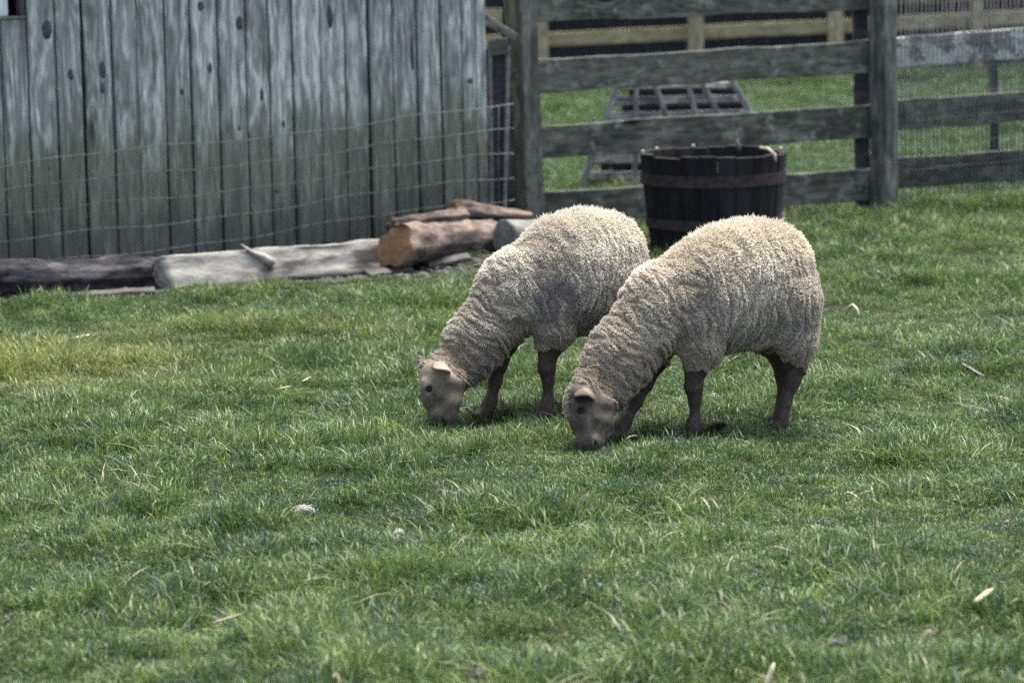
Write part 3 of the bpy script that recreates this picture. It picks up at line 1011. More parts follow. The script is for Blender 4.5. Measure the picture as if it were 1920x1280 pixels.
def rb(name, u0, v0, u1, v1, w, t, dy0=0., dy1=0., sd=0, nrm=(0, -1, .25), mat='slat'):
    return board_between(name, at(u0, v0, RY + dy0), at(u1, v1, RY + dy1), w, t, M[mat], rk, nrm, 4, .003, sd)


M['slat_light'] = wood_mat('brightened_slat_wood', (0.03, 0.033, 0.036), (0.12, 0.124, 0.126), (0.36, 0.355, 0.335), axis=0, knots=0.2, bump=0.4)  # brighter copy of the slat wood, making up for shade on the slats
for i, (u0, v0, u1, v1, w) in enumerate(((1160, 163, 1380, 160, .040), (1150, 190, 1388, 186, .052), (1142, 219, 1400, 213, .050),
                                     (1124, 258, 1420, 252, .060), (1110, 298, 1430, 293, .066), (1098, 331, 1440, 328, .058))):
    rb('slat', u0, v0, u1, v1, w, .022, .02 - .012 * i, .02 - .012 * i, i, (0, -1, .45), 'slat_light')
for i, (u0, v0, u1, v1) in enumerate(((1194, 130, 1190, 352), (1218, 130, 1296, 352), (1284, 130, 1336, 352), (1302, 130, 1420, 352), (1366, 140, 1480, 352))):
    rb('bar', u0, v0, u1, v1, .033, .03, .0, -.16, 30 + i, (0, -1, .15))
for i in range(5):
    rb('shade_slat', 1180 - 14 * i, 176 + 34 * i, 1380 + 14 * i, 172 + 34 * i, .085, .02, .30, .30, 60 + i, (0, -1, .1), 'black_wood')  # added black slats, standing in for the shadow inside the rack
rb('side_bar', 1166, 140, 1090, 352, .04, .04, .0, -.16, 50)

# ================================================================== FAR YELLOW FENCE AND DARK SHED
FY = 31.0
far = empty('board_fence', Vector((at(1300, 145, FY).x, FY, 0)))
tag(far, 'new yellowish lumber fence far behind the old rail fence', 'fence')
for i, u in enumerate((745, 1015, 1305, 1567, 1832, 2100)):
    v = 138 - (u - 1015) * .047
    a = at(u, v + 14, FY); a.z = -.02; b = a + Vector((0, 0, 1.15))
    board_between('post', a, b, .14 if i != 4 else .10, .12, M['yellow_post'] if False else M['yellow'], far, (0, -1, 0), 4, .003, i)
fl = lambda u: -.047 * (u - 1015)
for k, (vt, w) in enumerate(((26, .135), (75, .135), (145, .06), (-24, .135))):
    for (ua, ub) in ((745, 1305), (1305, 1832), (1832, 2240)):
        board_between('rail', at(ua + 3, vt + fl(ua), FY + .08), at(ub - 3, vt + fl(ub), FY + .08), w, .035, M['yellow'], far, (0, -1, 0), 5, .003, 70 + k)
vw = []
for i in range(160):
    x = at(745, 100, FY + .12).x + i * .048
    vw.append(tube_data([(x, FY + .12, 0.05), (x, FY + .12, 1.1)], .003, 4))
o = joined('wire_netting', [([fv - far.location if False else Vector(fv) - Vector(far.location) for fv in v], f) for v, f in vw], M['dark_wire'], far); o['kind'] = 'stuff'
SY = 34.5
x0 = at(560, 50, SY).x; x1 = at(2300, 50, SY).x
shed = empty('dark_shed', ((x0 + x1) / 2, SY, 0))
tag(shed, 'black boarded shed in shadow behind the yellow lumber fence', 'shed')
npl = 46
for i in range(npl):
    w = (x1 - x0) / npl
    me = board_mesh('plank', 2.6, w - .012, .03, 2, 1, .001, .004, seed=i)
    o = link('plank', me, M['black_wood'], shed)
    o.location = (x0 + (i + .5) * w - (x0 + x1) / 2, random.uniform(-.008, .008), 1.3)
bx('back_wall', x0 - (x0 + x1) / 2, x1 - (x0 + x1) / 2, .04, 3.0, 0, 2.6, M['black_wood'], shed)
bx('roof', x0 - .3 - (x0 + x1) / 2, x1 + .3 - (x0 + x1) / 2, -.8, 3.2, 2.62, 2.74, M['black_wood'], shed)

# ================================================================== SHEEP
H = 0.0035


def rcone(P, a, b, ra, rb, ys):
    "round cone a->b evaluated with y scaled about its own axis"
    a = np.array(a, float); b = np.array(b, float)
    X, Y, Z = P
    ba = b - a
    l2 = ba @ ba
    # scale y distance
    px, pz = X - a[0], Z - a[2]
    py = Y - a[1]
    t = np.clip((px * ba[0] + py * ba[1] + pz * ba[2]) / l2, 0, 1)
    dx = px - t * ba[0]; dy = (py - t * ba[1]) / ys; dz = pz - t * ba[2]
    return (np.sqrt(dx * dx + dy * dy + dz * dz) - (ra + (rb - ra) * t)) * min(1.0, ys ** .5)


class Field:
    def __init__(s, lo, hi, h):
        s.lo = np.array(lo, float); s.h = h
        s.n = np.ceil((np.array(hi) - s.lo) / h).astype(int) + 1
        s.V = np.full(tuple(s.n), .3, np.float32)
        s.ax = [s.lo[i] + h * np.arange(s.n[i]) for i in range(3)]

    def sub(s, lo, hi):
        i0 = np.clip(np.floor((np.array(lo) - s.lo) / s.h).astype(int), 0, s.n - 1)
        i1 = np.clip(np.ceil((np.array(hi) - s.lo) / s.h).astype(int) + 1, 1, s.n)
        sl = tuple(slice(i0[i], i1[i]) for i in range(3))
        P = np.meshgrid(*[s.ax[i][sl[i]] for i in range(3)], indexing='ij', sparse=True)
        return sl, P

    def smin(s, sl, d, k):
        A = s.V[sl]
        h = np.clip(k - np.abs(A - d), 0, None) / k
        s.V[sl] = np.minimum(A, d) - h * h * k * .25

    def cone(s, a, b, ra, rb, k=.04, ys=1.0):
        m = max(ra, rb) * max(1, ys) + k + .012
        a = np.array(a, float); b = np.array(b, float)
        sl, P = s.sub(np.minimum(a, b) - m, np.maximum(a, b) + m)
        s.smin(sl, rcone(P, a, b, ra, rb, ys).astype(np.float32), k)

    def carve(s, c, rx, k=.01, axes=None):
        c = np.array(c, float); r = np.array(rx, float)
        m = r.max() + k + .01
        sl, P = s.sub(c - m, c + m)
        q = [P[i] - c[i] for i in range(3)]
        if axes is not None:
            q = [q[0] * e[0] + q[1] * e[1] + q[2] * e[2] for e in axes]
        d = (np.sqrt((q[0] / r[0]) ** 2 + (q[1] / r[1]) ** 2 + (q[2] / r[2]) ** 2) - 1) * r.min()
        A = s.V[sl]; d = -d.astype(np.float32)
        h = np.clip(k - np.abs(A - d), 0, None) / k
        s.V[sl] = np.maximum(A, d) + h * h * k * .25

    def ear(s, base, e1, e3, L, Wd, T, curl, k=.012):
        "leaf-shaped ear from base along e1, back of the ear towards e3, cupped"
        e1 = np.array(e1, float); e1 /= np.linalg.norm(e1)
        e3 = np.array(e3, float); e3 -= e1 * (e3 @ e1); e3 /= np.linalg.norm(e3)
        e2 = np.cross(e3, e1)
        c = np.array(base) + e1 * L * .5
        m = L * .75 + .03
        sl, P = s.sub(c - m, c + m)
        q = [P[i] - base[i] for i in range(3)]
        u = q[0] * e1[0] + q[1] * e1[1] + q[2] * e1[2]
        v = q[0] * e2[0] + q[1] * e2[1] + q[2] * e2[2]
        w = q[0] * e3[0] + q[1] * e3[1] + q[2] * e3[2]
        t = np.clip(u / L, 0, 1)
        half = Wd * .5 * np.sqrt(np.clip(np.sin(np.pi * (t * .82 + .16)), 0, 1)) + .001
        w2 = w + curl * (v / (Wd * .5)) ** 2 * Wd * .5
        du = np.maximum(np.maximum(-u, u - L), 0)
        dv = np.maximum(np.abs(v) - half, 0)
        dw = np.maximum(np.abs(w2) - T * .5, 0)
        d = np.sqrt(du ** 2 + dv ** 2 + dw ** 2) - .0025
        s.smin(sl, d.astype(np.float32), k)

    def mesh(s):
        V = s.V; h = s.h
        ins = V < 0
        n = np.zeros(tuple(np.array(V.shape) - 1), np.int8)
        corners = [(i, j, k) for i in (0, 1) for j in (0, 1) for k in (0, 1)]
        sh = lambda A, c: A[c[0]:A.shape[0] - 1 + c[0], c[1]:A.shape[1] - 1 + c[1], c[2]:A.shape[2] - 1 + c[2]]
        for c in corners: n += sh(ins, c)
        act = (n > 0) & (n < 8)
        idx = np.full(act.shape, -1, np.int64)
        cells = np.argwhere(act)
        idx[act] = np.arange(len(cells))
        val = {c: V[cells[:, 0] + c[0], cells[:, 1] + c[1], cells[:, 2] + c[2]] for c in corners}
        pos = np.zeros((len(cells), 3)); cnt = np.zeros(len(cells))
        for a in corners:
            for ax in range(3):
                if a[ax]: continue
                b = list(a); b[ax] = 1; b = tuple(b)
                va, vb = val[a], val[b]
                m = (va < 0) != (vb < 0)
                t = np.where(m, va / np.where(m, va - vb, 1), 0)
                p = np.array(a, float)[None, :].repeat(len(cells), 0); p[:, ax] += t
                pos[m] += p[m]; cnt[m] += 1
        pos = s.lo + (cells + pos / cnt[:, None]) * h
        F_ = []
        for ax in range(3):
            o1, o2 = (ax + 1) % 3, (ax + 2) % 3
            A = np.take(ins, range(ins.shape[ax] - 1), ax); B = np.take(ins, range(1, ins.shape[ax]), ax)
            ch = np.argwhere(A != B)
            ch = ch[(ch[:, o1] > 0) & (ch[:, o2] > 0) & (ch[:, o1] < V.shape[o1] - 1) & (ch[:, o2] < V.shape[o2] - 1)]
            flip = ~A[ch[:, 0], ch[:, 1], ch[:, 2]]
            q = []
            for (d1, d2) in ((-1, -1), (0, -1), (0, 0), (-1, 0)):
                c = ch.copy(); c[:, o1] += d1; c[:, o2] += d2
                q.append(idx[c[:, 0], c[:, 1], c[:, 2]])
            q = np.stack(q, 1)
            q[flip] = q[flip][:, ::-1]
            F_.append(q)
        return pos, np.concatenate(F_)


def seg_param(P, pts):
    "soft arc-length coordinate along a polyline in the (x, z) plane, plus the axis direction"
    pts = np.array(pts, float)
    acc = 0.0
    num = np.zeros(len(P)); den = np.zeros(len(P)); dirs = np.zeros((len(P), 2))
    for a, b in zip(pts[:-1], pts[1:]):
        ba = b - a; L = np.linalg.norm(ba)
        t = np.clip(((P[:, [0, 2]] - a) @ ba) / L ** 2, -.0, 1.0)
        q = a + t[:, None] * ba
        d2 = ((P[:, [0, 2]] - q) ** 2).sum(1)
        w = np.exp(-d2 / .006) + 1e-9
        num += w * (acc + ((P[:, [0, 2]] - a) @ ba) / L); den += w; dirs += w[:, None] * (ba / L)
        acc += L
    dirs /= np.linalg.norm(dirs, axis=1)[:, None] + 1e-9
    return num / den, dirs


# wool material (fleece strands)
def wool_material(name, cream, dirt_shade_tone, grey):
    m, nt, bs = new_mat(name)
    N = NT(nt)
    at_ = N.n('Attribute'); at_.attribute_name = 'dirt'
    s3 = N.n('SeparateColor'); N.l(at_.outputs['Color'], s3.inputs[0])
    c = N.mix(s3.outputs[0], cream, dirt_shade_tone)
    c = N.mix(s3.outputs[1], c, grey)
    hsv = N.n('HueSaturation'); N.l(c, hsv.inputs['Color'])
    N.l(N.math('ADD', 0.72, N.math('MULTIPLY', s3.outputs[2], 0.5)), hsv.inputs['Value'])
    N.l(hsv.outputs[0], bs.inputs['Base Color'])
    bs.inputs['Roughness'].default_value = 0.9
    bs.inputs['Specular IOR Level'].default_value = 0.12
    return m


def body_material(name, face_a, face_b, leg, wool):
    m, nt, bs = new_mat(name)
    N = NT(nt)
    at_ = N.n('Attribute'); at_.attribute_name = 'coat'
    s3 = N.n('SeparateColor'); N.l(at_.outputs['Color'], s3.inputs[0])
    tc = N.n('TexCoord')
    f1 = N.noise(tc.outputs['Object'], 46, 5, 0.7)
    f2 = N.noise(N.mapping(tc.outputs['Object'], (1, 1, .35)), 170, 3, 0.6)
    face = N.mix(N.ramp(f1, 0.36, 0.66), face_a, face_b)
    face = N.mix(s3.outputs[2], face, tuple(min(1, x * 2.6) for x in face_b))
    face = N.mix(at_.outputs['Alpha'], face, tuple(x * .20 for x in face_a))
    face = N.mix(N.math('MULTIPLY', N.ramp(f2, 0.35, 0.65), 0.35), face, tuple(x * .55 for x in face_a))
    legc = N.mix(N.ramp(f2, 0.3, 0.7), leg, tuple(x * 2.0 for x in leg))
    legc = N.mix(N.math('MULTIPLY', N.ramp(f1, 0.52, 0.68), 0.7), legc, (0.10, 0.086, 0.075))
    c = N.mix(s3.outputs[1], legc, face)
    c = N.mix(s3.outputs[0], c, wool)  # under-wool, darkened so the gaps between locks read as shade
    N.l(c, bs.inputs['Base Color'])
    bs.inputs['Roughness'].default_value = 0.75
    bs.inputs['Specular IOR Level'].default_value = 0.25
    bp = N.n('Bump'); bp.inputs['Strength'].default_value = .35; bp.inputs['Distance'].default_value = .003
    N.l(f2, bp.inputs['Height']); N.l(bp.outputs[0], bs.inputs['Normal'])
    return m


m_eye, nt, bs = new_mat('dark_eye')
bs.inputs['Base Color'].default_value = (0.006, 0.005, 0.005, 1); bs.inputs['Roughness'].default_value = 0.3; bs.inputs['Specular IOR Level'].default_value = 0.3


def build_sheep(name, label, loc, rz, P, mats, seed):
    """local frame: x forward, y to the sheep's left, z up.  P: shape numbers."""
    r = np.random.default_rng(seed)
    Fd = Field((P['rump'] - .07, -.27, -.05), (.56, .30, .78), H)
    rs = P['rump']                         # rear end of the trunk
    # trunk
    Fd.cone((rs + .195, 0, .475), (-.12, 0, .468), .170, .174, .06, 1.0)
    Fd.cone((P['hump'] - .03, 0, .497 + P['lift']), (P['hump'] + .06, 0, .497 + P['lift']), .166, .162, .08, .96)
    Fd.cone((rs + .16, 0, .50), (rs + .26, 0, .505), .138, .170, .06, 1.08)
    Fd.cone((rs + .125, 0, .555), (rs + .20, 0, .565), .112, .120, .05, 1.1)
    Fd.cone((rs + .20, 0, .435), (-.14, 0, .438), .155, .163, .05, 1.0)
    Fd.cone((-.10, 0, .46), (.060, 0, .432), .166, .128, .06, .98)
    # neck
    n0, n1, n2 = P['neck']
    Fd.cone(n0[:3], n1[:3], n0[3], n1[3], .06, .86)
    Fd.cone(n1[:3], n2[:3], n1[3], n2[3], .05, .80)
    # legs: lists of (x, y, z, r); k small
    for lg in P['legs']:
        for i, (a, b) in enumerate(zip(lg[:-1], lg[1:])):
            Fd.cone(a[:3], b[:3], a[3], b[3], .035 if i == 0 else .022, 1.0)
        h = lg[-1]
        Fd.cone((h[0] - .012, h[1] + .012, h[2] + .012), (h[0] + .022, h[1] + .013, h[2] + .004), .017, .013, .012)
        Fd.cone((h[0] - .012, h[1] - .012, h[2] + .012), (h[0] + .022, h[1] - .013, h[2] + .004), .017, .013, .012)
    # head, built in its own frame: u down the face, f to the forehead side, w to the left
    o = np.array(P['head']['poll']); ud = np.array(P['head']['down'], float); ud /= np.linalg.norm(ud)
    lf = np.array(P['head']['left'], float); lf -= ud * (lf @ ud); lf /= np.linalg.norm(lf)
    fr = np.cross(ud, lf)
    if fr[0] < 0: fr = -fr
    hp = lambda u, f, w: tuple(o + ud * u + fr * f + lf * w)

    def hc(a, b, ra, rb, k=.03):
        Fd.cone(hp(*a), hp(*b), ra, rb, k, 1.0)
    k_ = P['head'].get('size', 1.0)
    ku = P['head']['ku']
    g = lambda *q: (q[0] * ku,) + tuple(x * k_ for x in q[1:])
    hc(g(.02, .000, 0), g(.075, .006, 0), .056 * k_, .052 * k_, .05)      # skull
    hc(g(.06, .014, 0), g(.165, .012, 0), .043 * k_, .030 * k_)           # nose bridge
    hc(g(.150, .008, .007), g(.188, .006, .005), .025 * k_, .0185 * k_)   # muzzle left
    hc(g(.150, .008, -.007), g(.188, .006, -.005), .025 * k_, .0185 * k_)
    for s_ in (1, -1):
        hc(g(.055, -.055, .024 * s_), g(.100, -.042, .017 * s_), .038 * k_, .028 * k_)     # cheek
        hc(g(.100, -.038, .012 * s_), g(.148, -.016, .007 * s_), .027 * k_, .017 * k_)
        hc(g(.148, -.016, .007 * s_), g(.186, -.006, .003 * s_), .017 * k_, .012 * k_)     # jaw
        hc(g(.042, .040, .034 * s_), g(.066, .037, .037 * s_), .013 * k_, .011 * k_, .016) # brow
        hc(g(.100, -.004, .040 * s_), g(.125, -.012, .034 * s_), .010 * k_, .007 * k_, .02)  # cheek bone
        Fd.carve(hp(*g(.128, -.012, .049 * s_)), np.array((.028, .012, .008)) * k_, .014, axes=(ud * .9 - fr * .43, fr * .9 + ud * .43, lf))
        Fd.carve(hp(*g(.066, .033, .0470 * s_)), np.array((.013, .009, .008)) * k_, .010, axes=(ud * .6 + fr * .8, lf, ud * .8 - fr * .6))
        Fd.carve(hp(*g(.196, .012, .024 * s_)), np.array((.006, .007, .012)) * k_, .006, axes=(fr, lf, ud))
        Fd.carve(hp(*g(.180, .000, .026 * s_)), np.array((.006, .014, .028)) * k_, .006, axes=(fr, lf, ud))
    for (bp_, e1, e3, L, Wd, curl) in P['ears']:
        Fd.ear(np.array(hp(*bp_)), e1, e3, L, Wd, .005, curl)
    pos, fcs = Fd.mesh()
    # keep the largest shell only is not needed: every part overlaps
    me = bpy.data.meshes.new(name + '_body')
    me.from_pydata(pos.tolist(), [], fcs.tolist())
    bm = bmesh.new(); bm.from_mesh(me)
    bmesh.ops.smooth_vert(bm, verts=bm.verts, factor=.5, use_axis_x=True, use_axis_y=True, use_axis_z=True)
    bm.to_mesh(me); bm.free()
    me.update()
    nv = len(me.vertices)
    co = np.empty(nv * 3, np.float32); me.vertices.foreach_get('co', co); co = co.reshape(-1, 3).astype(float)
    nr = np.empty(nv * 3, np.float32); me.vertex_normals.foreach_get('vector', nr); nr = nr.reshape(-1, 3).astype(float)
    # --- where is wool?
    hv = co - o
    hu = hv @ ud; hf = hv @ fr; hw = hv @ lf
    headness = (hu > -.07) & (np.abs(hw) < .16) & (np.linalg.norm(hv - ud * .09, axis=1) < .25)
    # wool edge on the head: from the poll down behind the jaw
    edge = P['head']['edge']
    jit = (vnoise(co * 55, 5) - .5) * .016
    edge_u = edge[0] + edge[1] * hf + jit
    bare_head = headness & (hu > edge_u) & (hf > -.17)
    for (bp_, e1, e3, L, Wd, curl) in P['ears']:
        b = np.array(hp(*bp_)); e = np.array(e1, float); e /= np.linalg.norm(e)
        t = (co - b) @ e
        rad = np.linalg.norm(co - b - t[:, None] * e, axis=1)
        bare_head |= (t > .004) & (t < L + .02) & (rad < Wd * .62 + .006)
    tuft = headness & (hf > .030) & (hu < P['head']['tuft']) & (np.abs(hw + .012) < .034)
    bare_head &= ~tuft
    woolz = np.full(nv, 0.0)
    bare_leg = np.zeros(nv, bool)
    for lg, zl in zip(P['legs'], P['woolz']):
        pts = np.array([q[:2] for q in lg]); zs_ = np.array([q[2] for q in lg])
        oi_ = np.argsort(zs_)
        cx = np.interp(co[:, 2], zs_[oi_], pts[oi_, 0]); cy = np.interp(co[:, 2], zs_[oi_], pts[oi_, 1])
        d = np.hypot(co[:, 0] - cx, co[:, 1] - cy)
        bare_leg |= (d < .085) & (co[:, 2] < zl + jit * 1.2 + (.55 * (co[:, 0] - cx) if zl < .21 else 0))
    bare_leg &= ~(headness & (co[:, 0] > .285))
    legcol = bare_leg.copy()
    bare_head &= ~bare_leg
    wool = ~(bare_head | bare_leg)
    wf = wool.astype(float)
    # --- folds of the fleece: ridges that run down from the spine, strongest on the neck
    axis = [(rs + .1, .49), (-.08, .47), (.085, .44), (n1[0], n1[2]), (n2[0], n2[2]), (n2[0] + .05, n2[2] - .09)]

    def folds(Q):
        a, dr = seg_param(Q, axis)
        neck = np.clip((a - .33 - (-.08 - rs - .1 - .34)) / .22, 0, 1)
        La = (-.08 - (rs + .1))
        neck = np.clip((a - La - .06) / .20, 0, 1)
        warp = (fbm(Q * 11, 2, 71) - .5) * .07
        cross_ = Q[:, 0] * (-dr[:, 1]) + Q[:, 2] * dr[:, 0]
        q = np.c_[(a + warp + .25 * cross_ * (1 - neck)) * (96 + 6 * neck), Q[:, 1] * 9, cross_ * 11]
        rdg = np.clip(np.abs(vnoise(q, 41) * 2 - 1) * 1.25, 0, 1) ** .6
        q2 = np.c_[(a + warp * .7) * 140, Q[:, 1] * 22, cross_ * 27]
        r2_ = np.clip(np.abs(vnoise(q2, 43) * 2 - 1) * 1.25, 0, 1) ** .6
        top = np.clip((nr_top(Q)) , 0, 1)
        return rdg, r2_, neck, top, a, dr

    def nr_top(Q):
        return np.clip((Q[:, 2] - .56) / .12, 0, 1)
    rdg, r2_, neck, top, a_, dr_ = folds(co)
    amp = (.0042 + .0028 * neck) * (1 - .80 * top)
    disp = wf * (amp * (rdg - .75) * 2.4 + .0055 * (1 - .8 * top) * (r2_ - .6))
    disp += wf * .004                     # body of the fleece
    # smooth the step between wool and skin by a short fall-off is left: wool stands proud of skin
    co2 = co + nr * disp[:, None]
    me.vertices.foreach_set('co', co2.astype(np.float32).ravel())
    ca = me.color_attributes.new('coat', 'FLOAT_COLOR', 'POINT')
    pale = np.clip(P['pale'](hu, hf, hw) * 1.35, 0, 1) * headness
    dark = np.clip(P['dark'](hu, hf, hw), 0, 1) * headness
    for (bp_, e1, e3, L, Wd, curl) in P['ears']:           # bare dark skin inside the ear cup
        b = np.array(hp(*bp_)); e = np.array(e1, float); e /= np.linalg.norm(e); e3_ = np.array(e3, float); e3_ -= e * (e3_ @ e); e3_ /= np.linalg.norm(e3_)
        t = (co - b) @ e
        rad = np.linalg.norm(co - b - t[:, None] * e, axis=1)
        dark = np.where((t > .012) & (rad < Wd * .62) & ((nr @ e3_) < -.25), .9, dark)
    ca.data.foreach_set('color', np.c_[wf, np.where(legcol, 0., headness.astype(float)), pale, dark].astype(np.float32).ravel())
    me.update(); me.shade_smooth()
    root = empty(name, loc, rz)
    tag(root, label, 'sheep', 'sheep grazing in the pasture')
    body = link('body', me, mats['body'], root)
    # --- eyes
    for s_ in (1, -1):
        bm = bmesh.new(); bmesh.ops.create_uvsphere(bm, u_segments=16, v_segments=10, radius=.0105 * k_)
        em = bpy.data.meshes.new('eye'); bm.to_mesh(em); bm.free(); em.shade_smooth()
        e_ = link('eye', em, m_eye, root); e_.location = hp(*g(.066, .029, .0365 * s_))
    # --- fleece strands
    me.calc_loop_triangles()
    nt_ = len(me.loop_triangles)
    tri = np.empty(nt_ * 3, np.int32); me.loop_triangles.foreach_get('vertices', tri); tri = tri.reshape(-1, 3)
    nr2 = np.empty(nv * 3, np.float32); me.vertex_normals.foreach_get('vector', nr2); nr2 = nr2.reshape(-1, 3).astype(float)
    wt = wf[tri].mean(1)
    A, B, C_ = co2[tri[:, 0]], co2[tri[:, 1]], co2[tri[:, 2]]
    area = np.linalg.norm(np.cross(B - A, C_ - A), axis=1) * .5 * (wt > .99)
    cum = np.cumsum(area); tot = cum[-1]

    def sample(n):
        t = np.searchsorted(cum, r.random(n) * tot)
        u, v = r.random(n), r.random(n)
        fl = u + v > 1; u[fl] = 1 - u[fl]; v[fl] = 1 - v[fl]
        w0 = 1 - u - v
        p = A[t] * w0[:, None] + B[t] * u[:, None] + C_[t] * v[:, None]
        n_ = nr2[tri[t, 0]] * w0[:, None] + nr2[tri[t, 1]] * u[:, None] + nr2[tri[t, 2]] * v[:, None]
        return p, n_ / (np.linalg.norm(n_, axis=1)[:, None] + 1e-9)
    NL, NSt = P['locks'], P['strands']
    lc, ln = sample(NL)
    kd = kdtree.KDTree(NL)
    for i, p in enumerate(lc): kd.insert(p, i)
    kd.balance()
    rp, rn = sample(NSt)
    own = np.array([kd.find(p)[1] for p in rp])
    # flow: down the side, perpendicular to the axis on the neck
    lr, lr2, lneck, ltop, la, ldr = folds(lc)
    down = np.zeros((NL, 3)); down[:, 2] = -1; down[:, 0] = -.25
    side = np.c_[-ldr[:, 1] * 0, np.zeros(NL), np.zeros(NL)]
    ax3 = np.c_[ldr[:, 0], np.zeros(NL), ldr[:, 1]]
    perp = down - ax3 * (down * ax3).sum(1)[:, None]
    fl = down * (1 - lneck)[:, None] + perp * lneck[:, None]
    fl -= ln * (fl * ln).sum(1)[:, None]
    flen = np.linalg.norm(fl, axis=1)[:, None]
    fl = fl / (flen + .15)
    Lk = P['wool_len'] * (0.80 + 0.4 * r.random(NL)) * (0.02 + .70 * lr + .26 * lr2 + .42 * ltop) * (.66 - .08 * lneck) * (1 + .65 * ltop)
    tipv = ln * (.62 + .28 * ltop)[:, None] + fl * (.70 - .30 * ltop)[:, None] + r.normal(0, .20, (NL, 3))
    fade = np.clip((lc[:, 2] - .17) / .13, .35, 1.0)
    fade = np.where(lc[:, 0] > .2, 1.0, fade)
    tipv *= (Lk * fade)[:, None]
    phs = r.uniform(0, 6.28, NL)
    K = 5
    t = np.linspace(0, 1, K)
    out = np.zeros((NSt, K, 3))
    toC = (lc[own] - rp)
    toC -= ln[own] * (toC * ln[own]).sum(1)[:, None]
    tv = tipv[own] * (0.55 + .6 * r.random(NSt))[:, None]
    stray = r.random(NSt) < .06
    clump = np.where(stray, .1, .5)
    b1 = np.cross(ln[own], fl[own] + 1e-4); b1 /= np.linalg.norm(b1, axis=1)[:, None] + 1e-9
    jit3 = r.normal(0, .0016, (NSt, 3))
    for i, tt in enumerate(t):
        cr = .0016 * math.sin(1) * np.sin(tt * 9.0 + phs[own]) * min(1, tt * 2)
        out[:, i] = rp - rn * .003 * (tt == 0) + tv * tt + toC * (clump * tt ** 1.3)[:, None] + b1 * cr[:, None] + jit3 * tt + np.where(stray, tt, 0)[:, None] * r.normal(0, .0012, (NSt, 3))
    cu = bpy.data.hair_curves.new('fleece')
    cu.add_curves([K] * NSt)
    cu.attributes['position'].data.foreach_set('vector', out.astype(np.float32).ravel())
    ra = cu.attributes.get('radius') or cu.attributes.new('radius', 'FLOAT', 'POINT')
    prof = np.array([1.0, 1.0, .9, .7, .25]) * P['rad']
    ra.data.foreach_set('value', (prof[None, :] * (0.75 + .5 * r.random(NSt))[:, None]).astype(np.float32).ravel())
    # brown soiling on the lower parts and in broad smears; shade painted into the creases; grey smear; value jitter per lock
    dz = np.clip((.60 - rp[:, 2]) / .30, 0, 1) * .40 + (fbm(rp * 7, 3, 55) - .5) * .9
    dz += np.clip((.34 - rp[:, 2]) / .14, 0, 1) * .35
    dz += (1 - np.clip(lr[own] * .7 + lr2[own] * .3, 0, 1)) * .68 * (1 - .7 * ltop[own])  # crease shade painted in as brown tint along the fleece valleys
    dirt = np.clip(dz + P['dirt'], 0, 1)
    spot = np.exp(-((rp - np.array(P['spot'])) ** 2).sum(1) / .012 ** 2) * 1.2
    grey = np.clip(spot + np.clip((fbm(rp * np.array([6, 6, 9]), 3, 91) - .53) * 4.2, 0, 1) * np.clip((.66 - rp[:, 2]) / .15, 0, 1) * P['grey'], 0, 1)
    vj = .2 + r.random(NL)[own] * .3 + r.random(NSt) * .3
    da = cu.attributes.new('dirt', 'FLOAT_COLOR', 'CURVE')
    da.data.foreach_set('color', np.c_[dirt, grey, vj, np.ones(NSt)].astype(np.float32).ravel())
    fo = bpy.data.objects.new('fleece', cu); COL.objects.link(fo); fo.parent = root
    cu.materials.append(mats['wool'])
    print(name, 'verts', nv, 'wool area', tot)
    return root


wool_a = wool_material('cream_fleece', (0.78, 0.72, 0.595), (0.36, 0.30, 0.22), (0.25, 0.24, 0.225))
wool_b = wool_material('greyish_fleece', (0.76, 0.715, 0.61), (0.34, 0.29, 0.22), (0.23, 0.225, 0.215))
body_a = body_material('dark_brown_sheep_skin', (0.050, 0.041, 0.033), (0.118, 0.097, 0.078), (0.030, 0.021, 0.0175), (0.13, 0.105, 0.078))
body_b = body_material('tan_brown_sheep_skin', (0.060, 0.048, 0.035), (0.150, 0.121, 0.087), (0.037, 0.027, 0.021), (0.125, 0.105, 0.08))

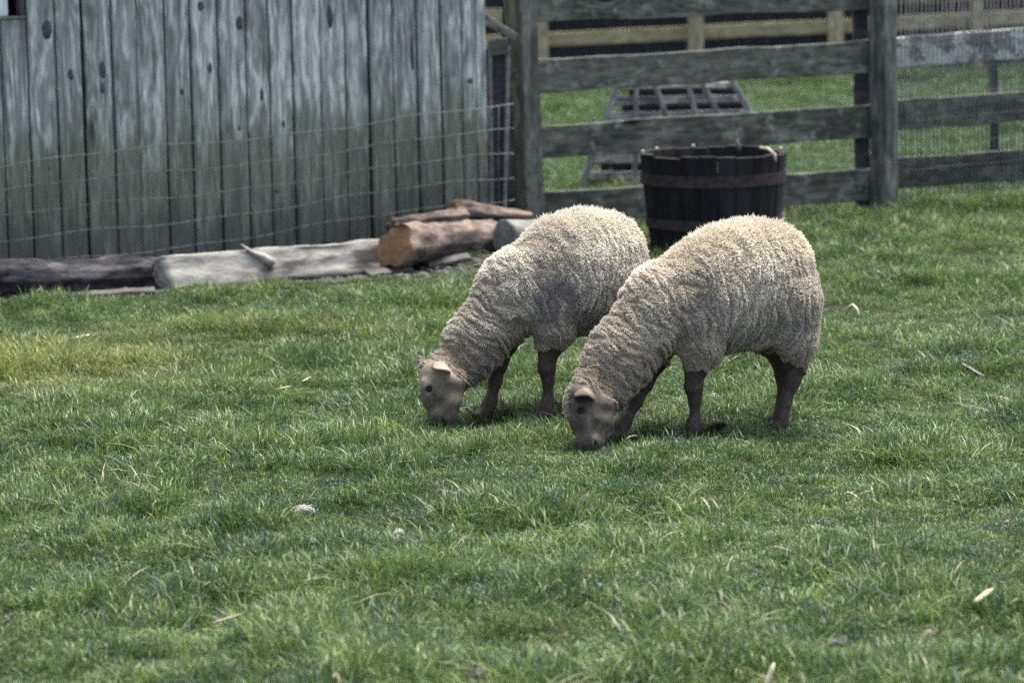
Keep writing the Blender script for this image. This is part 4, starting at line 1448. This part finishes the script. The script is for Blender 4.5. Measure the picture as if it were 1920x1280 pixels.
RZ = math.radians(208)
near_front = lambda dx: [(dx - .025, .095, .39, .080), (dx - .024, .106, .295, .064), (dx - .008, .10, .240, .037), (dx, .10, .212, .0245), (dx + .003, .10, .176, .0272), (dx - .002, .10, .135, .0180), (dx, .10, .065, .0168), (dx + .006, .10, .042, .022), (dx + .012, .10, .012, .021)]
sheepA = dict(
    rump=-.500, hump=-.27, lift=.010,
    neck=((.058, 0, .445, .128), (.236, .010, .274, .108), (.326, .026, .178, .084)),
    legs=[near_front(0.0),
          [(.02, -.075, .38, .085), (.055, -.062, .26, .046), (.102, -.05, .18, .026), (.142, -.04, .125, .021), (.195, -.025, .062, .0195), (.216, -.022, .042, .023), (.240, -.018, .012, .021)],
          [(-.372, .100, .43, .112), (-.392, .106, .30, .067), (-.402, .095, .210, .032), (-.386, .095, .165, .0245), (-.358, .092, .09, .0185), (-.346, .090, .048, .022), (-.336, .088, .012, .021)],
          [(-.38, -.09, .42, .11), (-.40, -.07, .30, .065), (-.440, -.05, .21, .034), (-.444, -.045, .16, .027), (-.436, -.04, .08, .0185), (-.430, -.036, .045, .022), (-.418, -.032, .012, .021)]],
    woolz=[.236, .238, .209, .245],
    head=dict(poll=(.398, .056, .189), down=(.02, .42, -1), left=(.22, 1.0, .30), size=1.0, ku=1.07, edge=(-.012, -.80), tuft=.075),
    ears=[((.000, .004, .040), (.42, .88, -.06), (-.10, .22, 1.0), .098, .060, .55), ((.002, .004, -.044), (-.05, -1.0, -.05), (-.05, -.2, 1.0), .078, .058, .6)],
    dark=lambda hu, hf, hw: .85 * np.clip((hu - .172) / .02, 0, 1) + .75 * np.exp(-((hu - .028) / .03) ** 2) * np.clip((hf - .005) / .015, 0, 1) + .75 * np.exp(-((hu - .069) / .013) ** 2 - ((hf - .032) / .014) ** 2),
    pale=lambda hu, hf, hw: .40 * np.exp(-((hu - .160) / .012) ** 2 - ((hf + .004) / .012) ** 2) + .42 * np.exp(-((hu - .100) / .012) ** 2 - ((hf + .052) / .022) ** 2) + .30 * np.exp(-((hu - .050) / .010) ** 2 - ((hf - .036) / .014) ** 2) + .28 * np.exp(-((hu - .105) / .02) ** 2 - ((hf - .012) / .010) ** 2) + .30 * ((hu < .03) & (np.abs(hw) > .055)),
    spot=(0, 9, 0), grey=.65, wool_len=.0125, rad=.0006, locks=42000, strands=320000, dirt=.10)
sheepB = dict(
    rump=-.432, hump=-.19, lift=.0,
    neck=((.064, 0, .443, .126), (.230, .008, .268, .100), (.326, .018, .181, .081)),
    legs=[near_front(0.0),
          [(.05, -.06, .38, .085), (.085, -.045, .26, .044), (.115, -.035, .19, .027), (.135, -.03, .13, .021), (.158, -.02, .065, .019), (.172, -.018, .042, .022), (.196, -.015, .012, .021)],
          [(-.315, .095, .43, .115), (-.335, .10, .30, .075), (-.335, .10, .215, .042), (-.325, .10, .165, .033), (-.305, .098, .09, .024), (-.295, .096, .048, .027), (-.285, .094, .012, .023)],
          [(-.33, -.09, .42, .11), (-.345, -.085, .30, .07), (-.37, -.085, .21, .036), (-.375, -.085, .16, .029), (-.39, -.085, .08, .022), (-.395, -.085, .045, .025), (-.39, -.085, .012, .022)]],
    woolz=[.245, .245, .205, .235],
    head=dict(poll=(.402, .037, .201), down=(.0, .32, -1), left=(.42, .95, .20), size=1.0, ku=1.12, edge=(-.025, -.95), tuft=-.01),
    ears=[((-.012, -.022, .046), (.26, .92, -.18), (-.30, .20, 1.0), .086, .056, .50), ((-.004, .006, -.044), (.30, -.75, .55), (-.6, -.2, .8), .070, .050, .5)],
    dark=lambda hu, hf, hw: .8 * np.clip((hu - .172) / .02, 0, 1) + .85 * np.exp(-((hu - .069) / .013) ** 2 - ((hf - .033) / .014) ** 2) + .45 * np.exp(-((hu - .165) / .025) ** 2 - ((hf + .0) / .03) ** 2) + .35 * np.exp(-((hu - .06) / .02) ** 2 - ((hf + .03) / .02) ** 2) + .6 * np.exp(-((hu - .100) / .012) ** 2 - ((hf - .018) / .008) ** 2),
    pale=lambda hu, hf, hw: .50 * np.exp(-((hu - .02) / .05) ** 2) + .75 * np.exp(-((hu - .118) / .020) ** 2 - ((hf + .05) / .03) ** 2) + .35 * np.exp(-((hu - .15) / .015) ** 2 - ((hf - .012) / .012) ** 2) + .5 * np.exp(-((hu - .055) / .009) ** 2 - ((hf - .036) / .014) ** 2),
    spot=(-.165, .01, .70), grey=1.0, wool_len=.0120, rad=.0006, locks=38000, strands=290000, dirt=.08)
LA = Vector((.5501, 10.4908, 0)); LB = Vector((.0734, 10.9844, 0))
LA.z = LB.z = 0.0
build_sheep('sheep', 'cream sheep with a dark face grazing in front, its whole side in view', LA, RZ, sheepA, dict(body=body_a, wool=wool_a), 5)
build_sheep('sheep', 'greyer sheep with a tan face grazing behind the dark-faced one, rump hidden', LB, RZ, sheepB, dict(body=body_b, wool=wool_b), 6)

# ================================================================== LITTER IN THE GRASS
def on_grass(u, v, lift=.03):
    p = gnd(u, v, 0.02)
    p.z = gz1(p.x, p.y) + lift
    return p


def straw(u0, v0, u1, v1, rad, label, arch=.0, mat='straw', cat='straw', lift=.035, name='straw'):
    a, b = on_grass(u0, v0, lift), on_grass(u1, v1, lift)
    if abs(u1 - u0) < abs(v1 - v0) * .7:          # standing stalk: same foot, leaning up
        foot = on_grass(u1, v1, .0) if v1 > v0 else on_grass(u0, v0, .0)
        tp = at(u0, v0, foot.y + .015) if v1 > v0 else at(u1, v1, foot.y + .015)
        a, b = foot, tp
    mid = (a + b) / 2 + Vector((0, 0, arch))
    pts = [a, a.lerp(mid, .5) + Vector((0, 0, arch * .25)), mid, mid.lerp(b, .5) + Vector((0, 0, arch * .25)), b]
    vd, fd = tube_data(pts, [rad * .8, rad, rad, rad, rad * .5], 5)
    o = link(name, mesh(name, vd, fd), M[mat], None, True)
    return tag(o, label, cat)


straw(448, 1048, 443, 1072, .0022, 'short upright straw left of the white wool fluff in the front grass')
straw(398, 1158, 466, 1149, .0032, 'long pale straw lying level in the front left grass')
straw(605, 1010, 614, 1024, .003, 'short tan straw between the two white tufts')
straw(643, 1092, 646, 1104, .003, 'bright stub of straw in the middle of the front grass')
straw(628, 1262, 616, 1290, .005, 'blurred pale straw at the bottom edge of the picture')
straw(1634, 912, 1640, 926, .003, 'bright short straw in the grass below the right sheep')
straw(1580, 930, 1612, 940, .0018, 'thin curved pale straw beside the bright short straw', .012)
straw(1586, 590, 1612, 596, .006, 'thick bent pale straw right of the front sheep', .045)
straw(1806, 690, 1846, 704, .007, 'grey twig lying in the grass on the right', 0, 'twig', 'twig', name='twig')
straw(128, 641, 168, 636, .005, 'pale stick in the yellow grass by the barked log', 0, 'straw', 'straw')
straw(517, 742, 545, 738, .0025, 'thin straw in the grass halfway to the pale log')
straw(568, 732, 583, 720, .003, 'yellow straw stub in the grass left of the rear sheep')
straw(1828, 1142, 1860, 1124, .0085, 'thick pale wood chip lying in the front right grass', 0, 'chip', 'wood chip', .04, 'wood_chip')
straw(1432, 1282, 1452, 1242, .006, 'long pale stalk bending up at the bottom edge on the right', 0.0)
straw(1340, 1150, 1372, 1166, .0045, 'brown curved stalk in the front grass right of the middle', .02, 'leaf', 'stalk', name='stalk')
straw(1440, 1100, 1448, 1116, .004, 'dark standing twig in the front grass right of the middle', 0, 'twig', 'twig', name='twig')
straw(1095, 1085, 1100, 1120, .0016, 'thin upright stalk in the grass below the muzzle')
straw(866, 775, 890, 783, .0018, 'curled pale grass stem between muzzle and foreleg of the rear sheep', .012)
straw(1176, 838, 1196, 829, .002, 'pale stem by the stepping hoof of the front sheep', .004)
straw(1356, 1225, 1364, 1250, .004, 'dark stalk low in the front right grass', 0, 'leaf', 'stalk', name='stalk')


def leaf(u, v, s, label, mat='leaf', a=0., lift=.035):
    p = on_grass(u, v, .006)
    s *= .55
    r_ = random.Random(int(u * 7 + v))
    vs, fs = [], []
    n = 5
    for i in range(n + 1):
        t = i / n
        w = math.sin(math.pi * (t * .9 + .05)) * .36 * s
        z = .12 * s * math.sin(t * 3.0) + r_.uniform(-.03, .03) * s
        x = (t - .5) * s
        for q in (-1, 0, 1):
            vs.append((x, q * w, z + abs(q) * .22 * s * (1 + r_.uniform(-.3, .3))))
    for i in range(n):
        for q in (0, 1):
            b = i * 3 + q
            fs.append((b, b + 3, b + 4, b + 1))
    k = len(vs)
    o = link('dead_leaf', mesh('dead_leaf', vs, fs), M[mat], None, True)
    sd_ = o.modifiers.new('thickness', 'SOLIDIFY'); sd_.thickness = .0012
    o.location = p; o.rotation_euler = (r_.uniform(-.3, .3), r_.uniform(-.5, .1), a)
    tag(o, label, 'leaf', 'dead leaves in the grass')


leaf(582, 1158, .045, 'curled grey-brown leaf in the front grass left of the middle', a=1.2)
leaf(700, 1015, .028, 'reddish-brown upright leaf near the small white tuft', 'leaf', 1.4)
leaf(746, 1033, .022, 'orange-brown leaf just below the small white tuft', 'leaf', .2)
leaf(987, 1205, .060, 'brown crumpled leaf low in the middle of the front grass', 'leaf', .3)
leaf(815, 1105, .045, 'brown leaf half hidden in the front grass', 'leaf', .9)
leaf(1561, 1039, .055, 'pale grey dead leaf in the grass of the right half', 'tan_leaf', 1.1)
leaf(1743, 1180, .075, 'large dark brown leaf clump in the front right grass', 'leaf', .1)
leaf(1890, 975, .055, 'reddish dead leaf at the right edge', 'leaf', .4)
leaf(866, 522, .050, 'yellow leaf on the grass below the log pile', 'tan_leaf', .4)
leaf(820, 535, .040, 'tan leaf on the grass in front of the thick sawn log', 'leaf', .4)
leaf(1455, 1090, .045, 'dark curled leaf in the grass right of the middle', 'leaf', 1.9)
leaf(1330, 1190, .05, 'dark brown leaf by the curved stalk', 'leaf', .3)


def lump(name, u, v, s, mat, label, cat, sq=(1, 1, .8), lift=.02):
    p = on_grass(u, v, lift)
    bm = bmesh.new(); bmesh.ops.create_icosphere(bm, subdivisions=3, radius=s)
    P_ = np.array([q.co[:] for q in bm.verts])
    n_ = fbm(P_ / s * 1.6 + u, 3, 4)
    for q, k in zip(bm.verts, n_): q.co = Vector(q.co) * (0.55 + .9 * k); q.co.x *= sq[0]; q.co.y *= sq[1]; q.co.z *= sq[2]
    me = bpy.data.meshes.new(name); bm.to_mesh(me); bm.free()
    o = link(name, me, mat, None, True); o.location = p
    return tag(o, label, cat)


lump('dropping', 220, 1137, .016, M['dung'], 'black sheep dropping in the front left grass', 'dropping', (1.3, 1, .8))
lump('dropping', 633, 1175, .013, M['dung'], 'dark dropping below the curled grey-brown leaf', 'dropping', (1.2, 1, .8))
lump('dropping', 894, 1270, .018, M['dung'], 'blurred dark dropping at the bottom edge near the middle', 'dropping', (1.3, 1, .8))
lump('dropping', 1563, 1213, .016, M['dung'], 'dark dropping in the front grass on the right', 'dropping', (1.4, 1, .8))


def fluff(u, v, s, label, lift=.03, n=420):
    p = on_grass(u, v, lift)
    r_ = np.random.default_rng(int(u))
    parts = []
    for i in range(n):
        d = r_.normal(0, 1, 3); d /= np.linalg.norm(d); d[2] = abs(d[2]) * .9 - .15
        c0 = r_.normal(0, .32, 3) * s * np.array([1.2, .8, .7])
        l = s * r_.uniform(.5, 1.0)
        sd = np.cross(d, r_.normal(0, 1, 3)); sd /= np.linalg.norm(sd)
        q = c0 + d * l * .55 + sd * s * .22
        parts.append(tube_data([Vector(c0), Vector(q), Vector(c0 + d * l)], [.0008, .0008, .0004], 3))
    o = joined('wool_fluff', parts, M['fluff'], None, True)
    o.location = p
    tag(o, label, 'wool fluff', 'white wool fluffs in the grass')


fluff(571, 960, .022, 'largest white fluff of wool caught in the grass left of the middle', .03, 700)
fluff(748, 1021, .009, 'small white tuft of wool in the grass below the larger fluff')
fluff(1339, 750, .017, 'white tuft of wool in the grass under the belly of the front sheep', .03)
# black feather near the fore hoof
f0, f1 = on_grass(1322, 818, .035), on_grass(1362, 800, .06)
f1 = at(1362, 796, f0.y + .03)
vs, fs = [], []
fd_ = (f1 - f0); fu = Vector((0.3, -.1, 1)).normalized()
fsd = (fu - fd_.normalized() * fu.dot(fd_.normalized())).normalized()
feather = empty('feather', f0)
tag(feather, 'black feather stuck in the grass beside the fore hoof of the front sheep', 'feather')
bar_p = []
for i in range(26):
    t = i / 25
    c0 = fd_ * t
    for sgn in (1, -1):
        l = .024 * math.sin(math.pi * (t * .8 + .15)) * random.uniform(.8, 1.15)
        tip = c0 + fsd * (sgn * l) + fd_.normalized() * l * .7
        bar_p.append(tube_data([c0, (c0 + tip) / 2 + Vector((0, -.002, .001)), tip], [.0016, .0014, .0004], 4))
bb = joined('barbs', bar_p, M['feather'], feather); bb['kind'] = 'stuff'
vd, fd2 = tube_data([Vector((0, 0, 0)) - fd_ * .15, fd_ * .5, fd_], [.0014, .001, .0004], 5)
link('quill', mesh('quill', vd, fd2), M['feather'], feather, True)

build_grass()
